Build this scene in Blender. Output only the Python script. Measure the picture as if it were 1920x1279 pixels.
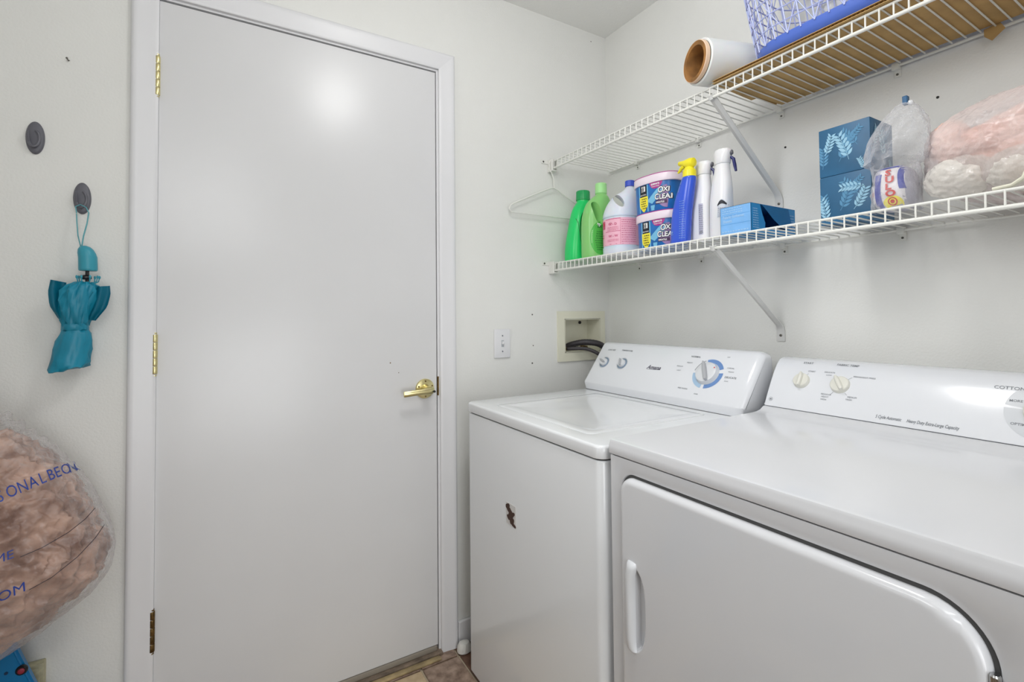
import bpy, bmesh, math, random
from mathutils import Vector, Matrix, noise
from mathutils.bvhtree import BVHTree
random.seed(7)
S = bpy.context.scene
COL = S.collection
for o in list(bpy.data.objects): bpy.data.objects.remove(o)

# ---------------------------------------------------------------- camera, world, lights, exposure
FPX = 917.2
yaw, pit, rol = math.radians(30.9924), math.radians(1.549), math.radians(.5496)
F0 = Vector((math.sin(yaw), math.cos(yaw), 0)); R0 = Vector((math.cos(yaw), -math.sin(yaw), 0)); U0 = Vector((0, 0, 1))
F = math.cos(pit)*F0 + math.sin(pit)*U0; U = math.cos(pit)*U0 - math.sin(pit)*F0
XA = math.cos(rol)*R0 - math.sin(rol)*U; YA = math.sin(rol)*R0 + math.cos(rol)*U
cd = bpy.data.cameras.new('camera'); cam = bpy.data.objects.new('camera', cd); COL.objects.link(cam)
CAMPOS = Vector((-1.4843, -1.6364, 1.1786))
M = Matrix((XA, YA, -F)).transposed().to_4x4(); M.translation = CAMPOS
cam.matrix_world = M
cd.sensor_width = 36; cd.sensor_fit = 'HORIZONTAL'; cd.lens = FPX/1920*36
cd.shift_y = (565.7-639.5)/1920; cd.clip_start = .05
S.camera = cam
W = bpy.data.worlds.new('world'); S.world = W; W.use_nodes = True
W.node_tree.nodes['Background'].inputs[0].default_value = (.9, .95, 1, 1)
W.node_tree.nodes['Background'].inputs[1].default_value = .3
def area(name, loc, target, size, power, col=(1, 1, 1), shape='DISK', sy=None):
    l = bpy.data.lights.new(name, 'AREA'); l.shape = shape; l.size = size; l.energy = power; l.color = col
    if sy: l.size_y = sy
    o = bpy.data.objects.new(name, l); COL.objects.link(o); o.location = loc
    o.rotation_euler = (Vector(target)-Vector(loc)).to_track_quat('-Z', 'Y').to_euler()
    return o
pl = bpy.data.lights.new('ceiling_lamp', 'POINT'); pl.energy = 8; pl.shadow_soft_size = .11; pl.color = (1, .995, .99)
po = bpy.data.objects.new('ceiling_lamp', pl); COL.objects.link(po); po.location = (-.98, -.93, 2.27)
area('ceiling_down_fill', (-.98, -.95, 2.36), (-.98, -.95, 0), .36, 2.2).data.spread = math.radians(100)  # added downward fill at the ceiling lamp, lifts the machine tops
area('ceiling_fill', (-1.55, -2.25, 1.95), (-.9, -.9, 2.45), .7, 9, (.965, .98, 1), 'RECTANGLE', .7)  # added fill aimed upward, brightens the ceiling and upper walls
area('door_wall_fill', (-1.1, -2.5, .9), (-1.2, 0, .7), 1.0, 3.3, (.95, .975, 1), 'RECTANGLE', 1.0)  # invented fill from behind the camera toward the door wall
area('low_door_fill', (-1.3, -2.55, .7), (-1.25, 0, .6), .8, 2.1, (.95, .975, 1), 'RECTANGLE', .8).data.spread = math.radians(80)  # extra narrow fill, added for the lower part of the door
area('upper_left_fill', (-2.2, -1.0, 2.05), (0, -.9, 1.45), .7, 2.5, (.98, .985, 1), 'RECTANGLE', .7).data.spread = math.radians(75)  # made-up lamp high on the left, brightens the shelf wall
vs = S.view_settings; vs.view_transform = 'Standard'; vs.look = 'None'; vs.exposure = -.08; vs.gamma = 1; vs.use_curve_mapping = False

# ---------------------------------------------------------------- materials
def lin(c): c /= 255; return c/12.92 if c <= .04045 else ((c+.055)/1.055)**2.4
def S3(r, g, b): return (lin(r), lin(g), lin(b), 1)
MATS = {}
def mat(name, col, rough=.5, metal=0, bump=0, bscale=100, var=0, vscale=5, coat=0, trans=0, spec=.5, sss=0, detail=2, col2=None):
    m = bpy.data.materials.new(name); m.use_nodes = True; nt = m.node_tree; b = nt.nodes['Principled BSDF']
    b.inputs['Base Color'].default_value = S3(*col); b.inputs['Roughness'].default_value = rough
    b.inputs['Metallic'].default_value = metal; b.inputs['Coat Weight'].default_value = coat
    b.inputs['Specular IOR Level'].default_value = spec
    b.inputs['Transmission Weight'].default_value = trans
    if sss:
        b.inputs['Subsurface Weight'].default_value = sss; b.inputs['Subsurface Scale'].default_value = .02
    tc = nt.nodes.new('ShaderNodeTexCoord')
    if bump:
        n = nt.nodes.new('ShaderNodeTexNoise'); n.inputs['Scale'].default_value = bscale; n.inputs['Detail'].default_value = detail
        nt.links.new(tc.outputs['Object'], n.inputs['Vector'])
        bp = nt.nodes.new('ShaderNodeBump'); bp.inputs['Strength'].default_value = bump; bp.inputs['Distance'].default_value = .002
        nt.links.new(n.outputs['Fac'], bp.inputs['Height']); nt.links.new(bp.outputs['Normal'], b.inputs['Normal'])
    if var:
        n = nt.nodes.new('ShaderNodeTexNoise'); n.inputs['Scale'].default_value = vscale; n.inputs['Detail'].default_value = 5
        nt.links.new(tc.outputs['Object'], n.inputs['Vector'])
        r = nt.nodes.new('ShaderNodeValToRGB'); r.color_ramp.elements[0].position = .3; r.color_ramp.elements[1].position = .7
        r.color_ramp.elements[0].color = S3(*(col2 or [max(0, c*(1-var)) for c in col])); r.color_ramp.elements[1].color = S3(*col)
        nt.links.new(n.outputs['Fac'], r.inputs['Fac']); nt.links.new(r.outputs['Color'], b.inputs['Base Color'])
    MATS[name] = m; return m
wallm = mat('wall_paint', (232, 232, 228), .6, bump=.35, bscale=170, var=.015, vscale=3)
ceilm = mat('ceiling_texture', (243, 243, 240), .9, bump=.9, bscale=120, detail=6)
doorm = mat('door_paint', (221, 221, 222), .27, var=.012, vscale=4, bump=.04, bscale=30)
trimm = mat('trim_paint', (228, 228, 230), .35)
enamel = mat('white_enamel', (234, 236, 238), .16, coat=.4, bump=.02, bscale=20)
enamel2 = mat('white_enamel_dryer', (221, 222, 225), .16, coat=.4, bump=.02, bscale=20)
consm = mat('console_white', (230, 232, 236), .15, coat=.3)
creamk = mat('cream_knob', (225, 224, 214), .3)
greyk = mat('knob_grey', (178, 180, 184), .3)
whitek = mat('knob_white', (222, 224, 227), .3)
dark = mat('dark_gap', (40, 40, 38), .8)
brass = mat('brass', (226, 214, 160), .28, metal=1, bump=.15, bscale=120)
oldbrass = mat('worn_brass', (150, 122, 78), .4, metal=1, bump=.3, bscale=150, var=.5, vscale=60)
chrome = mat('chrome', (190, 190, 190), .18, metal=1)
steel = mat('screw_steel', (110, 108, 102), .4, metal=1)
wirem = mat('shelf_vinyl', (228, 228, 222), .35)
bracem = mat('brace_paint', (214, 214, 212), .4)
creamp = mat('cream_plastic', (226, 224, 205), .4)
ivory = mat('ivory_outlet', (222, 216, 178), .45, var=.25, vscale=40)
greyplastic = mat('grey_hook_plastic', (98, 98, 106), .4)
cardm = mat('cardboard', (206, 170, 112), .85, var=.12, vscale=14, bump=.2, bscale=60)
cardedge = mat('cardboard_edge', (190, 152, 96), .9, bump=.6, bscale=200)
corem = mat('core_cardboard', (176, 122, 62), .85, var=.35, vscale=18, bump=.4, bscale=60)
rolledge = mat('core_rim', (226, 196, 168), .8)
filmw = mat('film_roll', (226, 228, 226), .3, sss=.2)
latt = mat('basket_lattice', (172, 182, 226), .35, sss=.1)
basketb = mat('basket_base', (82, 112, 200), .3)
teal = mat('umbrella_fabric', (10, 140, 170), .42, bump=.8, bscale=38, var=.12, vscale=12)
tealh = mat('umbrella_handle', (52, 152, 172), .4)
tealc = mat('strap_teal', (104, 178, 188), .6)
blackp = mat('black_plastic', (28, 27, 30), .4)
rubber = mat('black_rubber', (52, 48, 52), .45, bump=.4, bscale=150)
bluep = mat('blue_plastic', (8, 118, 176), .3)
redp = mat('red_rivet', (150, 40, 60), .4, bump=.5, bscale=300)
green1 = mat('green_bottle', (30, 214, 112), .3, sss=.15)
green1c = mat('green_cap', (24, 160, 88), .4, bump=.3, bscale=80)
green2 = mat('pale_green_bottle', (140, 208, 122), .3, sss=.3)
green2c = mat('pale_green_cap', (170, 232, 156), .35, sss=.3)
glab = mat('green_label', (78, 186, 74), .4)
gdark = mat('green_print', (24, 110, 50), .5)
jug = mat('translucent_jug', (222, 228, 238), .35, sss=.4)
jughole = mat('jug_recess', (196, 202, 204), .5)
pinkl = mat('pink_label', (244, 186, 204), .45)
pinkd = mat('pink_print', (206, 84, 128), .5)
redt = mat('red_print', (220, 50, 70), .5)
capb = mat('blue_cap', (52, 82, 196), .35)
tubb = mat('tub_blue', (30, 124, 212), .35, var=.25, vscale=9)
tublid = mat('tub_lid', (240, 226, 236), .35)
magenta = mat('magenta_rim', (178, 44, 140), .4)
black = mat('black_print', (22, 24, 36), .5)
white = mat('white_print', (246, 246, 246), .5)
yellowp = mat('yellow_print', (246, 232, 66), .5)
palecyan = mat('pale_cyan_print', (120, 190, 225), .5)
blueb = mat('blue_bottle', (52, 88, 206), .25, sss=.05)
bluel = mat('blue_label_text', (110, 150, 210), .4)
yel = mat('yellow_trigger', (240, 226, 44), .35, sss=.1)
wbot = mat('white_spray_bottle', (228, 228, 230), .3, sss=.1)
navy = mat('navy_trigger', (28, 34, 100), .35)
greylab = mat('grey_print', (150, 152, 170), .5)
boxb = mat('box_blue', (126, 184, 240), .45, var=.08, vscale=20)
boxb2 = mat('box_deep_blue', (30, 138, 204), .45)
boxtxt = mat('box_pale_print', (160, 200, 236), .5)
tiss = mat('tissue_box_blue', (48, 108, 150), .45, var=.18, vscale=9)
leafp = mat('leaf_print', (150, 196, 220), .5)
leafp2 = mat('leaf_print_faint', (84, 142, 180), .5)
dialb = mat('dial_blue', (110, 146, 200), .4)
dialb2 = mat('dial_pale_blue', (168, 196, 222), .4)
pgrey = mat('print_grey', (120, 124, 130), .5)
pgrey2 = mat('print_pale_grey', (188, 192, 196), .5)
discg = mat('disc_grey', (205, 208, 212), .35)
silver = mat('silver_ring', (150, 168, 190), .25, metal=.6)
rust = mat('rust_residue', (74, 50, 40), .8, bump=1, bscale=300)
stick = mat('sticker_white', (214, 212, 210), .6)
bagink = mat('bag_ink', (30, 62, 150), .5)
bagline = mat('bag_line', (34, 32, 48), .5)
groutm = mat('grout', (190, 176, 152), .8)
sulob = mat('packet_blue', (44, 56, 160), .35)
sulow = mat('packet_white', (232, 228, 230), .4)
sulog = mat('packet_grey', (178, 176, 190), .4, bump=.4, bscale=90)
sulor = mat('packet_red', (206, 52, 40), .4)
rag = mat('white_fitting', (222, 220, 214), .5)

def tilemat(name, a, b):
    m = mat(name, a, .4, var=.3, vscale=34, bump=.5, bscale=60, col2=b, detail=8); return m
tA = tilemat('tile_brown', (176, 152, 134), (108, 86, 72)); tB = tilemat('tile_cream', (206, 184, 150), (176, 150, 116)); tC = tilemat('tile_umber', (118, 84, 66), (84, 60, 48))

def film(name, tint, alpha, rough=.15, bump=.5, bs=30, fr=(.0, .6)):
    """thin clear plastic: mostly see-through with glossy creases"""
    m = bpy.data.materials.new(name); m.use_nodes = True; nt = m.node_tree; nt.nodes.clear()
    out = nt.nodes.new('ShaderNodeOutputMaterial'); tr = nt.nodes.new('ShaderNodeBsdfTransparent'); tr.inputs[0].default_value = (.97, .97, .97, 1)
    p = nt.nodes.new('ShaderNodeBsdfPrincipled'); p.inputs['Base Color'].default_value = S3(*tint); p.inputs['Roughness'].default_value = rough
    mx = nt.nodes.new('ShaderNodeMixShader'); lw = nt.nodes.new('ShaderNodeLayerWeight'); lw.inputs[0].default_value = .35
    mr = nt.nodes.new('ShaderNodeMapRange'); mr.inputs['To Min'].default_value = alpha; mr.inputs['To Max'].default_value = min(1, alpha+fr[1])
    tc = nt.nodes.new('ShaderNodeTexCoord'); n = nt.nodes.new('ShaderNodeTexNoise'); n.inputs['Scale'].default_value = bs; n.inputs['Detail'].default_value = 4
    bp = nt.nodes.new('ShaderNodeBump'); bp.inputs['Strength'].default_value = bump; bp.inputs['Distance'].default_value = .01
    L = nt.links.new
    L(tc.outputs['Object'], n.inputs['Vector']); L(n.outputs['Fac'], bp.inputs['Height']); L(bp.outputs['Normal'], p.inputs['Normal']); L(bp.outputs['Normal'], lw.inputs['Normal'])
    L(lw.outputs['Facing'], mr.inputs['Value']); L(mr.outputs[0], mx.inputs[0]); L(tr.outputs[0], mx.inputs[1]); L(p.outputs[0], mx.inputs[2]); L(mx.outputs[0], out.inputs[0])
    return m
clearf = film('clear_film', (235, 235, 240), .10, .1, 1.0, 40)
bagf = film('bag_film', (240, 236, 236), .04, .07, 1.0, 38)
palef = film('pale_crumpled_film', (244, 240, 232), .5, .14, 1.0, 26)
pinkf = film('pink_bag_film', (244, 232, 230), .30, .16, 1.0, 20)

# ---------------------------------------------------------------- helpers
ORG = {}
def origin(o): return ORG.get(o.name, Vector((0, 0, 0)))
def tag(o, label=None, cat=None, group=None, kind=None):
    if label: o['label'] = label
    if cat: o['category'] = cat
    if group: o['group'] = group
    if kind: o['kind'] = kind
    return o
def thing(name, loc, label, cat, group=None, kind=None):
    o = bpy.data.objects.new(name, None); COL.objects.link(o); o.location = loc; o.empty_display_size = .05
    ORG[o.name] = Vector(loc); return tag(o, label, cat, group, kind)
def obj(name, bm, m, parent=None, label=None, smooth=35, org=None, kind=None, cat=None, group=None):
    """one mesh object from world-space geometry"""
    me = bpy.data.meshes.new(name)
    og = origin(parent) if parent else Vector(org or (0, 0, 0))
    if parent is None and org is None and len(bm.verts):
        xs = [v.co for v in bm.verts]; og = Vector(((min(v.x for v in xs)+max(v.x for v in xs))/2, (min(v.y for v in xs)+max(v.y for v in xs))/2, min(v.z for v in xs)))
    bmesh.ops.translate(bm, verts=bm.verts, vec=-og)
    bm.to_mesh(me); bm.free()
    ms = m if isinstance(m, (list, tuple)) else [m]
    for x in ms: me.materials.append(x)
    if smooth:
        for p in me.polygons: p.use_smooth = True
        me.set_sharp_from_angle(angle=math.radians(smooth))
    o = bpy.data.objects.new(name, me); COL.objects.link(o)
    if parent is not None: o.parent = parent
    else: o.location = og
    ORG[o.name] = og
    tag(o, label, cat, group, kind); return o
B = bmesh.new
def box(bm, x0, x1, y0, y1, z0, z1, bev=0, seg=2, mi=0):
    vs = [bm.verts.new((x, y, z)) for z in (z0, z1) for y in (y0, y1) for x in (x0, x1)]
    fs = [bm.faces.new([vs[i] for i in q]) for q in ((0, 2, 3, 1), (4, 5, 7, 6), (0, 1, 5, 4), (2, 6, 7, 3), (0, 4, 6, 2), (1, 3, 7, 5))]
    for f in fs: f.material_index = mi
    if bev:
        es = list({e for f in fs for e in f.edges})
        bmesh.ops.bevel(bm, geom=es, offset=bev, segments=seg, affect='EDGES', profile=.5)
    return bm
def frame_of(d):
    d = d.normalized(); a = Vector((0, 0, 1)) if abs(d.z) < .9 else Vector((1, 0, 0))
    u = d.cross(a).normalized(); return u, d.cross(u).normalized()
def tube(bm, pts, r, n=8, closed=False, rr=None, flat=1.0, caps=True):
    pts = [Vector(p) for p in pts]; N = len(pts); rings = []; pu = None
    for i, p in enumerate(pts):
        a = pts[i-1] if (i or closed) else p; b = pts[(i+1) % N] if (i < N-1 or closed) else p
        d = (b-a).normalized()
        if pu is None: u, v = frame_of(d)
        else:
            u = (pu-d*pu.dot(d)).normalized(); v = d.cross(u)
        pu = u; R = rr[i] if rr else r
        rings.append([bm.verts.new(p+u*R*math.cos(t)+v*R*flat*math.sin(t)) for t in [2*math.pi*k/n for k in range(n)]])
    for i in range(N if closed else N-1):
        A, Bq = rings[i], rings[(i+1) % N]
        for k in range(n): bm.faces.new((A[k], A[(k+1) % n], Bq[(k+1) % n], Bq[k]))
    if not closed and caps: bm.faces.new(rings[0][::-1]); bm.faces.new(rings[-1])
    return bm
def loft(bm, secs, cap0=True, cap1=True, mi=None):
    R = [[bm.verts.new(p) for p in s] for s in secs]; n = len(R[0])
    for i in range(len(R)-1):
        for k in range(n):
            f = bm.faces.new((R[i][k], R[i][(k+1) % n], R[i+1][(k+1) % n], R[i+1][k]))
            if mi: f.material_index = mi[i]
    if cap0: bm.faces.new(R[0][::-1])
    if cap1:
        f = bm.faces.new(R[-1])
        if mi: f.material_index = mi[-1]
    return bm
def sec(cx, cy, z, bx, ay, n=2.6, N=40, rot=0, fn=None):
    out = []
    for k in range(N):
        t = 2*math.pi*k/N; c, s = math.cos(t), math.sin(t)
        x = math.copysign(abs(c)**(2/n)*bx, c); y = math.copysign(abs(s)**(2/n)*ay, s)
        q = (fn(t) if fn else 1)
        x *= q; y *= q
        out.append(Vector((cx+x*math.cos(rot)-y*math.sin(rot), cy+x*math.sin(rot)+y*math.cos(rot), z)))
    return out
def lathe(bm, prof, c, ax=(0, 0, 1), n=32, caps=True):
    ax = Vector(ax).normalized(); u, v = frame_of(ax); c = Vector(c)
    secs = [[c+ax*h+(u*math.cos(t)+v*math.sin(t))*r for t in [2*math.pi*k/n for k in range(n)]] for r, h in prof]
    return loft(bm, secs, caps, caps)
def prism(bm, poly, m3, depth):
    """poly: 2D points; m3: (origin, u, v, w)"""
    o, u, v, w = [Vector(q) for q in m3]
    a = [bm.verts.new(o+u*p[0]+v*p[1]) for p in poly]; b = [bm.verts.new(o+u*p[0]+v*p[1]+w*depth) for p in poly]
    n = len(poly)
    bm.faces.new(a[::-1]); bm.faces.new(b)
    for i in range(n): bm.faces.new((a[i], a[(i+1) % n], b[(i+1) % n], b[i]))
    return bm
def bool_cut(o, cutter):
    md = o.modifiers.new('cut', 'BOOLEAN'); md.object = cutter; md.operation = 'DIFFERENCE'; md.solver = 'EXACT'
    dg = bpy.context.evaluated_depsgraph_get(); me = bpy.data.meshes.new_from_object(o.evaluated_get(dg))
    o.modifiers.clear(); old = o.data; o.data = me; me.name = old.name
    for p in me.polygons: p.use_smooth = True
    me.set_sharp_from_angle(angle=math.radians(40))
    bpy.data.objects.remove(cutter)
def bvh_of(*os):
    bm = bmesh.new()
    for o in os:
        b2 = bmesh.new(); b2.from_mesh(o.data); bmesh.ops.translate(b2, verts=b2.verts, vec=origin(o)); me = bpy.data.meshes.new('t'); b2.to_mesh(me); bm.from_mesh(me); b2.free(); bpy.data.meshes.remove(me)
    t = BVHTree.FromBMesh(bm); bm.free(); return t
class Dec:
    """flat print laid on a surface: 2D shapes projected along w onto a BVH (or left on the plane)"""
    def __init__(s, o, u, v, w, bvh=None, off=.0006):
        s.o, s.u, s.v, s.w, s.bvh, s.off = Vector(o), Vector(u).normalized(), Vector(v).normalized(), Vector(w).normalized(), bvh, off
        s.bm = bmesh.new(); s.miss = set()
    def P(s, a, b, k=1):
        p = s.o+s.u*a+s.v*b
        if s.bvh:
            h = s.bvh.ray_cast(p-s.w*.12, s.w, .6)
            if h[0] is None: s.miss.add(len(s.bm.verts)); return p
            return h[0]-s.w*s.off*k
        return p-s.w*s.off*k
    def grid(s, fn, nu, nv, k=1):
        V = [[s.bm.verts.new(s.P(*fn(i/nu, j/nv), k)) for i in range(nu+1)] for j in range(nv+1)]
        for j in range(nv):
            for i in range(nu): s.bm.faces.new((V[j][i], V[j][i+1], V[j+1][i+1], V[j+1][i]))
        return s
    def rect(s, a0, a1, b0, b1, n=8, k=1): return s.grid(lambda i, j: (a0+(a1-a0)*i, b0+(b1-b0)*j), n, max(2, n//2), k)
    def ring(s, a, b, r0, r1, t0=0, t1=360, n=40, sy=1, k=1, sx=1):
        return s.grid(lambda i, j: (a+(r0+(r1-r0)*j)*sx*math.cos(math.radians(t0+(t1-t0)*i)), b+(r0+(r1-r0)*j)*sy*math.sin(math.radians(t0+(t1-t0)*i))), n, 2, k)
    def line(s, pts, wd, k=1, sub=6):
        P = []
        for i in range(len(pts)-1):
            for j in range(sub): P.append(((pts[i][0]*(sub-j)+pts[i+1][0]*j)/sub, (pts[i][1]*(sub-j)+pts[i+1][1]*j)/sub))
        P.append(pts[-1]); prev = None
        for i, p in enumerate(P):
            a = P[max(0, i-1)]; b = P[min(len(P)-1, i+1)]; dx, dy = b[0]-a[0], b[1]-a[1]; L = math.hypot(dx, dy) or 1
            q = [s.bm.verts.new(s.P(p[0]-dy/L*wd/2*e, p[1]+dx/L*wd/2*e, k)) for e in (-1, 1)]
            if prev: s.bm.faces.new((prev[0], q[0], q[1], prev[1]))
            prev = q
        return s
    def text(s, txt, a, b, size, bold=0, shear=0, k=1.6, rot=0, sx=1, align='LEFT'):
        c = bpy.data.curves.new('t', 'FONT'); c.body = txt; c.size = size; c.offset = bold; c.shear = shear; c.align_x = align; c.resolution_u = 3; c.fill_mode = 'FRONT'
        t = bpy.data.objects.new('t', c); COL.objects.link(t); dg = bpy.context.evaluated_depsgraph_get()
        me = bpy.data.meshes.new_from_object(t.evaluated_get(dg)); cr, sr = math.cos(math.radians(rot)), math.sin(math.radians(rot))
        vs = []
        for v in me.vertices:
            x, y = v.co.x*sx, v.co.y
            vs.append(s.bm.verts.new(s.P(a+x*cr-y*sr, b+x*sr+y*cr, k)))
        for p in me.polygons:
            try: s.bm.faces.new([vs[i] for i in p.vertices])
            except ValueError: pass
        bpy.data.objects.remove(t); bpy.data.curves.remove(c); bpy.data.meshes.remove(me); return s
    def scribble(s, a, b, w, h, k=1.6, n=None):
        """rows of tiny print too small to read"""
        x = a; r = random.Random(int((a+b)*9999))
        while x < a+w:
            L = r.uniform(.4, 1.2)*h*1.4; s.rect(x, min(x+L, a+w), b, b+h*.55, 1, k); x += L+h*.5
        return s
    def done(s, name, m, parent, label=None):
        s.bm.verts.ensure_lookup_table(); bad = [s.bm.verts[i] for i in s.miss]
        if bad: bmesh.ops.delete(s.bm, geom=bad, context='VERTS')
        if s.bvh:
            long_ = [f for f in s.bm.faces if max(e.calc_length() for e in f.edges) > .03 and max(abs((v.co-f.verts[0].co).dot(s.w)) for v in f.verts) > .012]
            bmesh.ops.delete(s.bm, geom=long_, context='FACES')
        return obj(name, s.bm, m, parent, label, smooth=0, kind='stuff' if ('lettering' in name or 'print' in name) else None)
def screw_head(bm, c, ax, r=.004):
    lathe(bm, [(r, 0), (r*.9, r*.4), (r*.4, r*.6)], c, ax, 12); return bm

# ---------------------------------------------------------------- room shell
H = 2.4177; XL, YF = -2.42, -2.62
def struct(name, bm, m, label=None, smooth=0, org=(0, 0, 0)): return obj(name, bm, m, None, label, smooth, org=org, kind='structure')
bm = B(); box(bm, XL-.1, .1, YF-.1, .12, -.1, -.006)
floor = struct('floor', bm, groutm, 'brown and cream vinyl tile floor')
bm = B(); box(bm, XL-.1, .1, YF-.1, .12, H, H+.1); struct('ceiling', bm, ceilm, 'white textured ceiling')
# door wall with openings for the door and the washer outlet box
DX0, DX1, DZ = -1.6455, -.7995, 2.075
OX0, OX1, OZ0, OZ1 = -.252, -.058, 1.018, 1.160
bm = B(); T = .12
box(bm, XL-.1, DX0, 0, T, 0, H); box(bm, DX0, DX1, 0, T, DZ, H); box(bm, DX1, OX0, 0, T, 0, H)
box(bm, OX0, OX1, 0, T, 0, OZ0); box(bm, OX0, OX1, 0, T, OZ1, H); box(bm, OX1, .1, 0, T, 0, H)
wall_back = struct('wall_back', bm, wallm, 'white textured wall that holds the door')
bm = B(); box(bm, 0, .1, YF-.1, .12, 0, H); struct('wall_right', bm, wallm, 'white wall behind the shelves and machines')
bm = B(); box(bm, XL-.1, XL, YF-.1, .12, 0, H); struct('wall_left', bm, wallm)
bm = B(); box(bm, XL-.1, .1, YF-.1, YF, 0, H); struct('wall_front', bm, wallm)
bm = B(); box(bm, DX0-.2, DX1+.2, .13, .15, 0, DZ+.1); struct('door_shade_sheet', bm, dark, 'dark sheet behind the door standing for the shade in its gaps')  # dark sheet, its colour stands for the shade around the door
# baseboards
def baseboard(name, x0, x1, y0, y1):
    bm = B(); box(bm, x0, x1, y0, y1, 0, .085, .004); struct(name, bm, trimm)
baseboard('baseboard_back', -.743, -.001, -.012, -.0005); baseboard('baseboard_left', XL+.001, XL+.012, YF+.02, -.02); baseboard('baseboard_right', -.012, -.0005, YF+.02, -.02)
# floor tiles: a repeating band of wide and narrow tiles, joints recessed
xs = [-.090, -.395, -.530, -.762, -.897, -1.205, -1.34, -1.645, -1.78, -2.085, -2.22, XL]
xs = [0.0]+xs
ys = [-.052]; wide = True
while ys[-1] > YF:
    ys.append(max(YF, ys[-1]-(.305 if wide else .135))); wide = not wide
ti = 0; rnd = random.Random(3)
for i in range(len(xs)-1):
    for j in range(len(ys)-1):
        x1, x0, y1, y0 = xs[i], xs[i+1], ys[j], ys[j+1]
        m = [tA, tC, tA][rnd.randrange(3)] if (i+j) % 2 else tB
        if j == 0 and i == 4: m = tA
        if j == 0 and i == 3: m = tC
        if j == 0 and i == 5: m = tB
        bm = B(); g = .0035; box(bm, x0+g, x1-g, y0+g, y1-g, -.007, 0, .0012, 1)
        obj('tile', bm, m, floor, smooth=0)
# back strip of tile by the door wall
for i in range(len(xs)-1):
    bm = B(); box(bm, xs[i+1]+.0035, xs[i]-.0035, -.0485, .0, -.007, 0, .0012, 1); obj('tile', bm, tC if i == 3 else tA, floor, smooth=0)

# ---------------------------------------------------------------- door
door = thing('door_1', (-1.63, 0, 0), 'white flush door with three brass hinges and a lever handle', None, kind='structure')
bm = B(); box(bm, -1.6285, -.8165, .0, .035, .0265, 2.0572, .0015, 1); obj('door_panel', bm, doorm, door)
def hinge(z0, z1, m, lab):
    bm = B(); n = 5; L = (z1-z0)/n
    for k in range(n):
        a = z0+k*L+.0006; b = a+L-.0012
        lathe(bm, [(.0062, 0), (.0066, .001), (.0066, b-a-.001), (.0062, b-a)], (-1.6305, -.0068, a), n=14)
    h = obj('hinge', bm, m, door, lab)
    bm = B(); lathe(bm, [(.002, 0), (.0045, .0015), (.0052, .004), (.0052, .005)], (-1.6305, -.0068, z1), n=12)
    lathe(bm, [(.0052, -.004), (.0045, -.0015), (.002, 0)], (-1.6305, -.0068, z0-.001), n=12)
    obj('hinge_pin', bm, m, h)
hinge(1.788, 1.897, brass, 'top brass hinge'); hinge(1.028, 1.135, brass, 'middle brass hinge'); hinge(.294, .40, oldbrass, 'tarnished bottom hinge')
lev = obj('lever_handle', lathe(B(), [(.034, 0), (.0345, .003), (.032, .007), (.026, .009), (.016, .0095), (.0145, .016), (.0135, .03), (.0135, .042)], (-.862, .0, .9235), (0, -1, 0), 36), brass, door, 'brass lever handle')
bm = B()
secs = []
for t, y, hz, dz, th in [(-.016, -.045, .008, 0, .007), (-.010, -.047, .0115, 0, .0085), (.006, -.050, .0115, 0, .0085), (.03, -.051, .0095, -.001, .0065), (.06, -.050, .0100, -.003, .0055), (.086, -.047, .0098, -.005, .005), (.0905, -.046, .0092, -.0055, .0045)]:
    secs.append([Vector((-.862-t, y+th*math.cos(a), .9215+dz+hz*math.sin(a))) for a in [2*math.pi*k/14 for k in range(14)]])
loft(bm, secs); obj('lever', bm, brass, lev)
bm = B()
for a in (90, 270, 20, 160): screw_head(bm, (-.862+.026*math.cos(math.radians(a)), -.008, .9235+.026*math.sin(math.radians(a))), (0, -1, 0), .0032)
obj('screw', bm, oldbrass, lev)
bm = B(); lathe(bm, [(.004, 0), (.004, .003)], (-.848, -.0555, .919), (0, -1, 0), 12); obj('lock_button', bm, dark, lev)
bm = B(); screw_head(bm, (-.984, .0, 1.020), (0, -1, 0), .0022); screw_head(bm, (-.955, .0, .985), (0, -1, 0), .0015)
obj('screw_hole', bm, oldbrass, door, 'small screw holes left of the lever')
bm = B(); box(bm, -.8145, -.8085, -.0008, .004, .895, .962, .0005, 1); sp = obj('strike_plate', bm, oldbrass, door, 'brass strike plate')
# jamb
bm = B(); box(bm, DX0, -1.6315, 0, .12, 0, 2.0625); box(bm, -.8135, DX1, 0, .12, 0, 2.0625); box(bm, DX0, DX1, 0, .12, 2.0625, DZ)
box(bm, -1.6315, -1.619, .037, .05, 0, 2.0625); box(bm, -.826, -.8135, .037, .05, 0, 2.0625); box(bm, -1.6315, -.8135, .037, .05, 2.048, 2.0625)
struct('trim_2', bm, trimm, 'white door jamb with stop')
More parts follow.
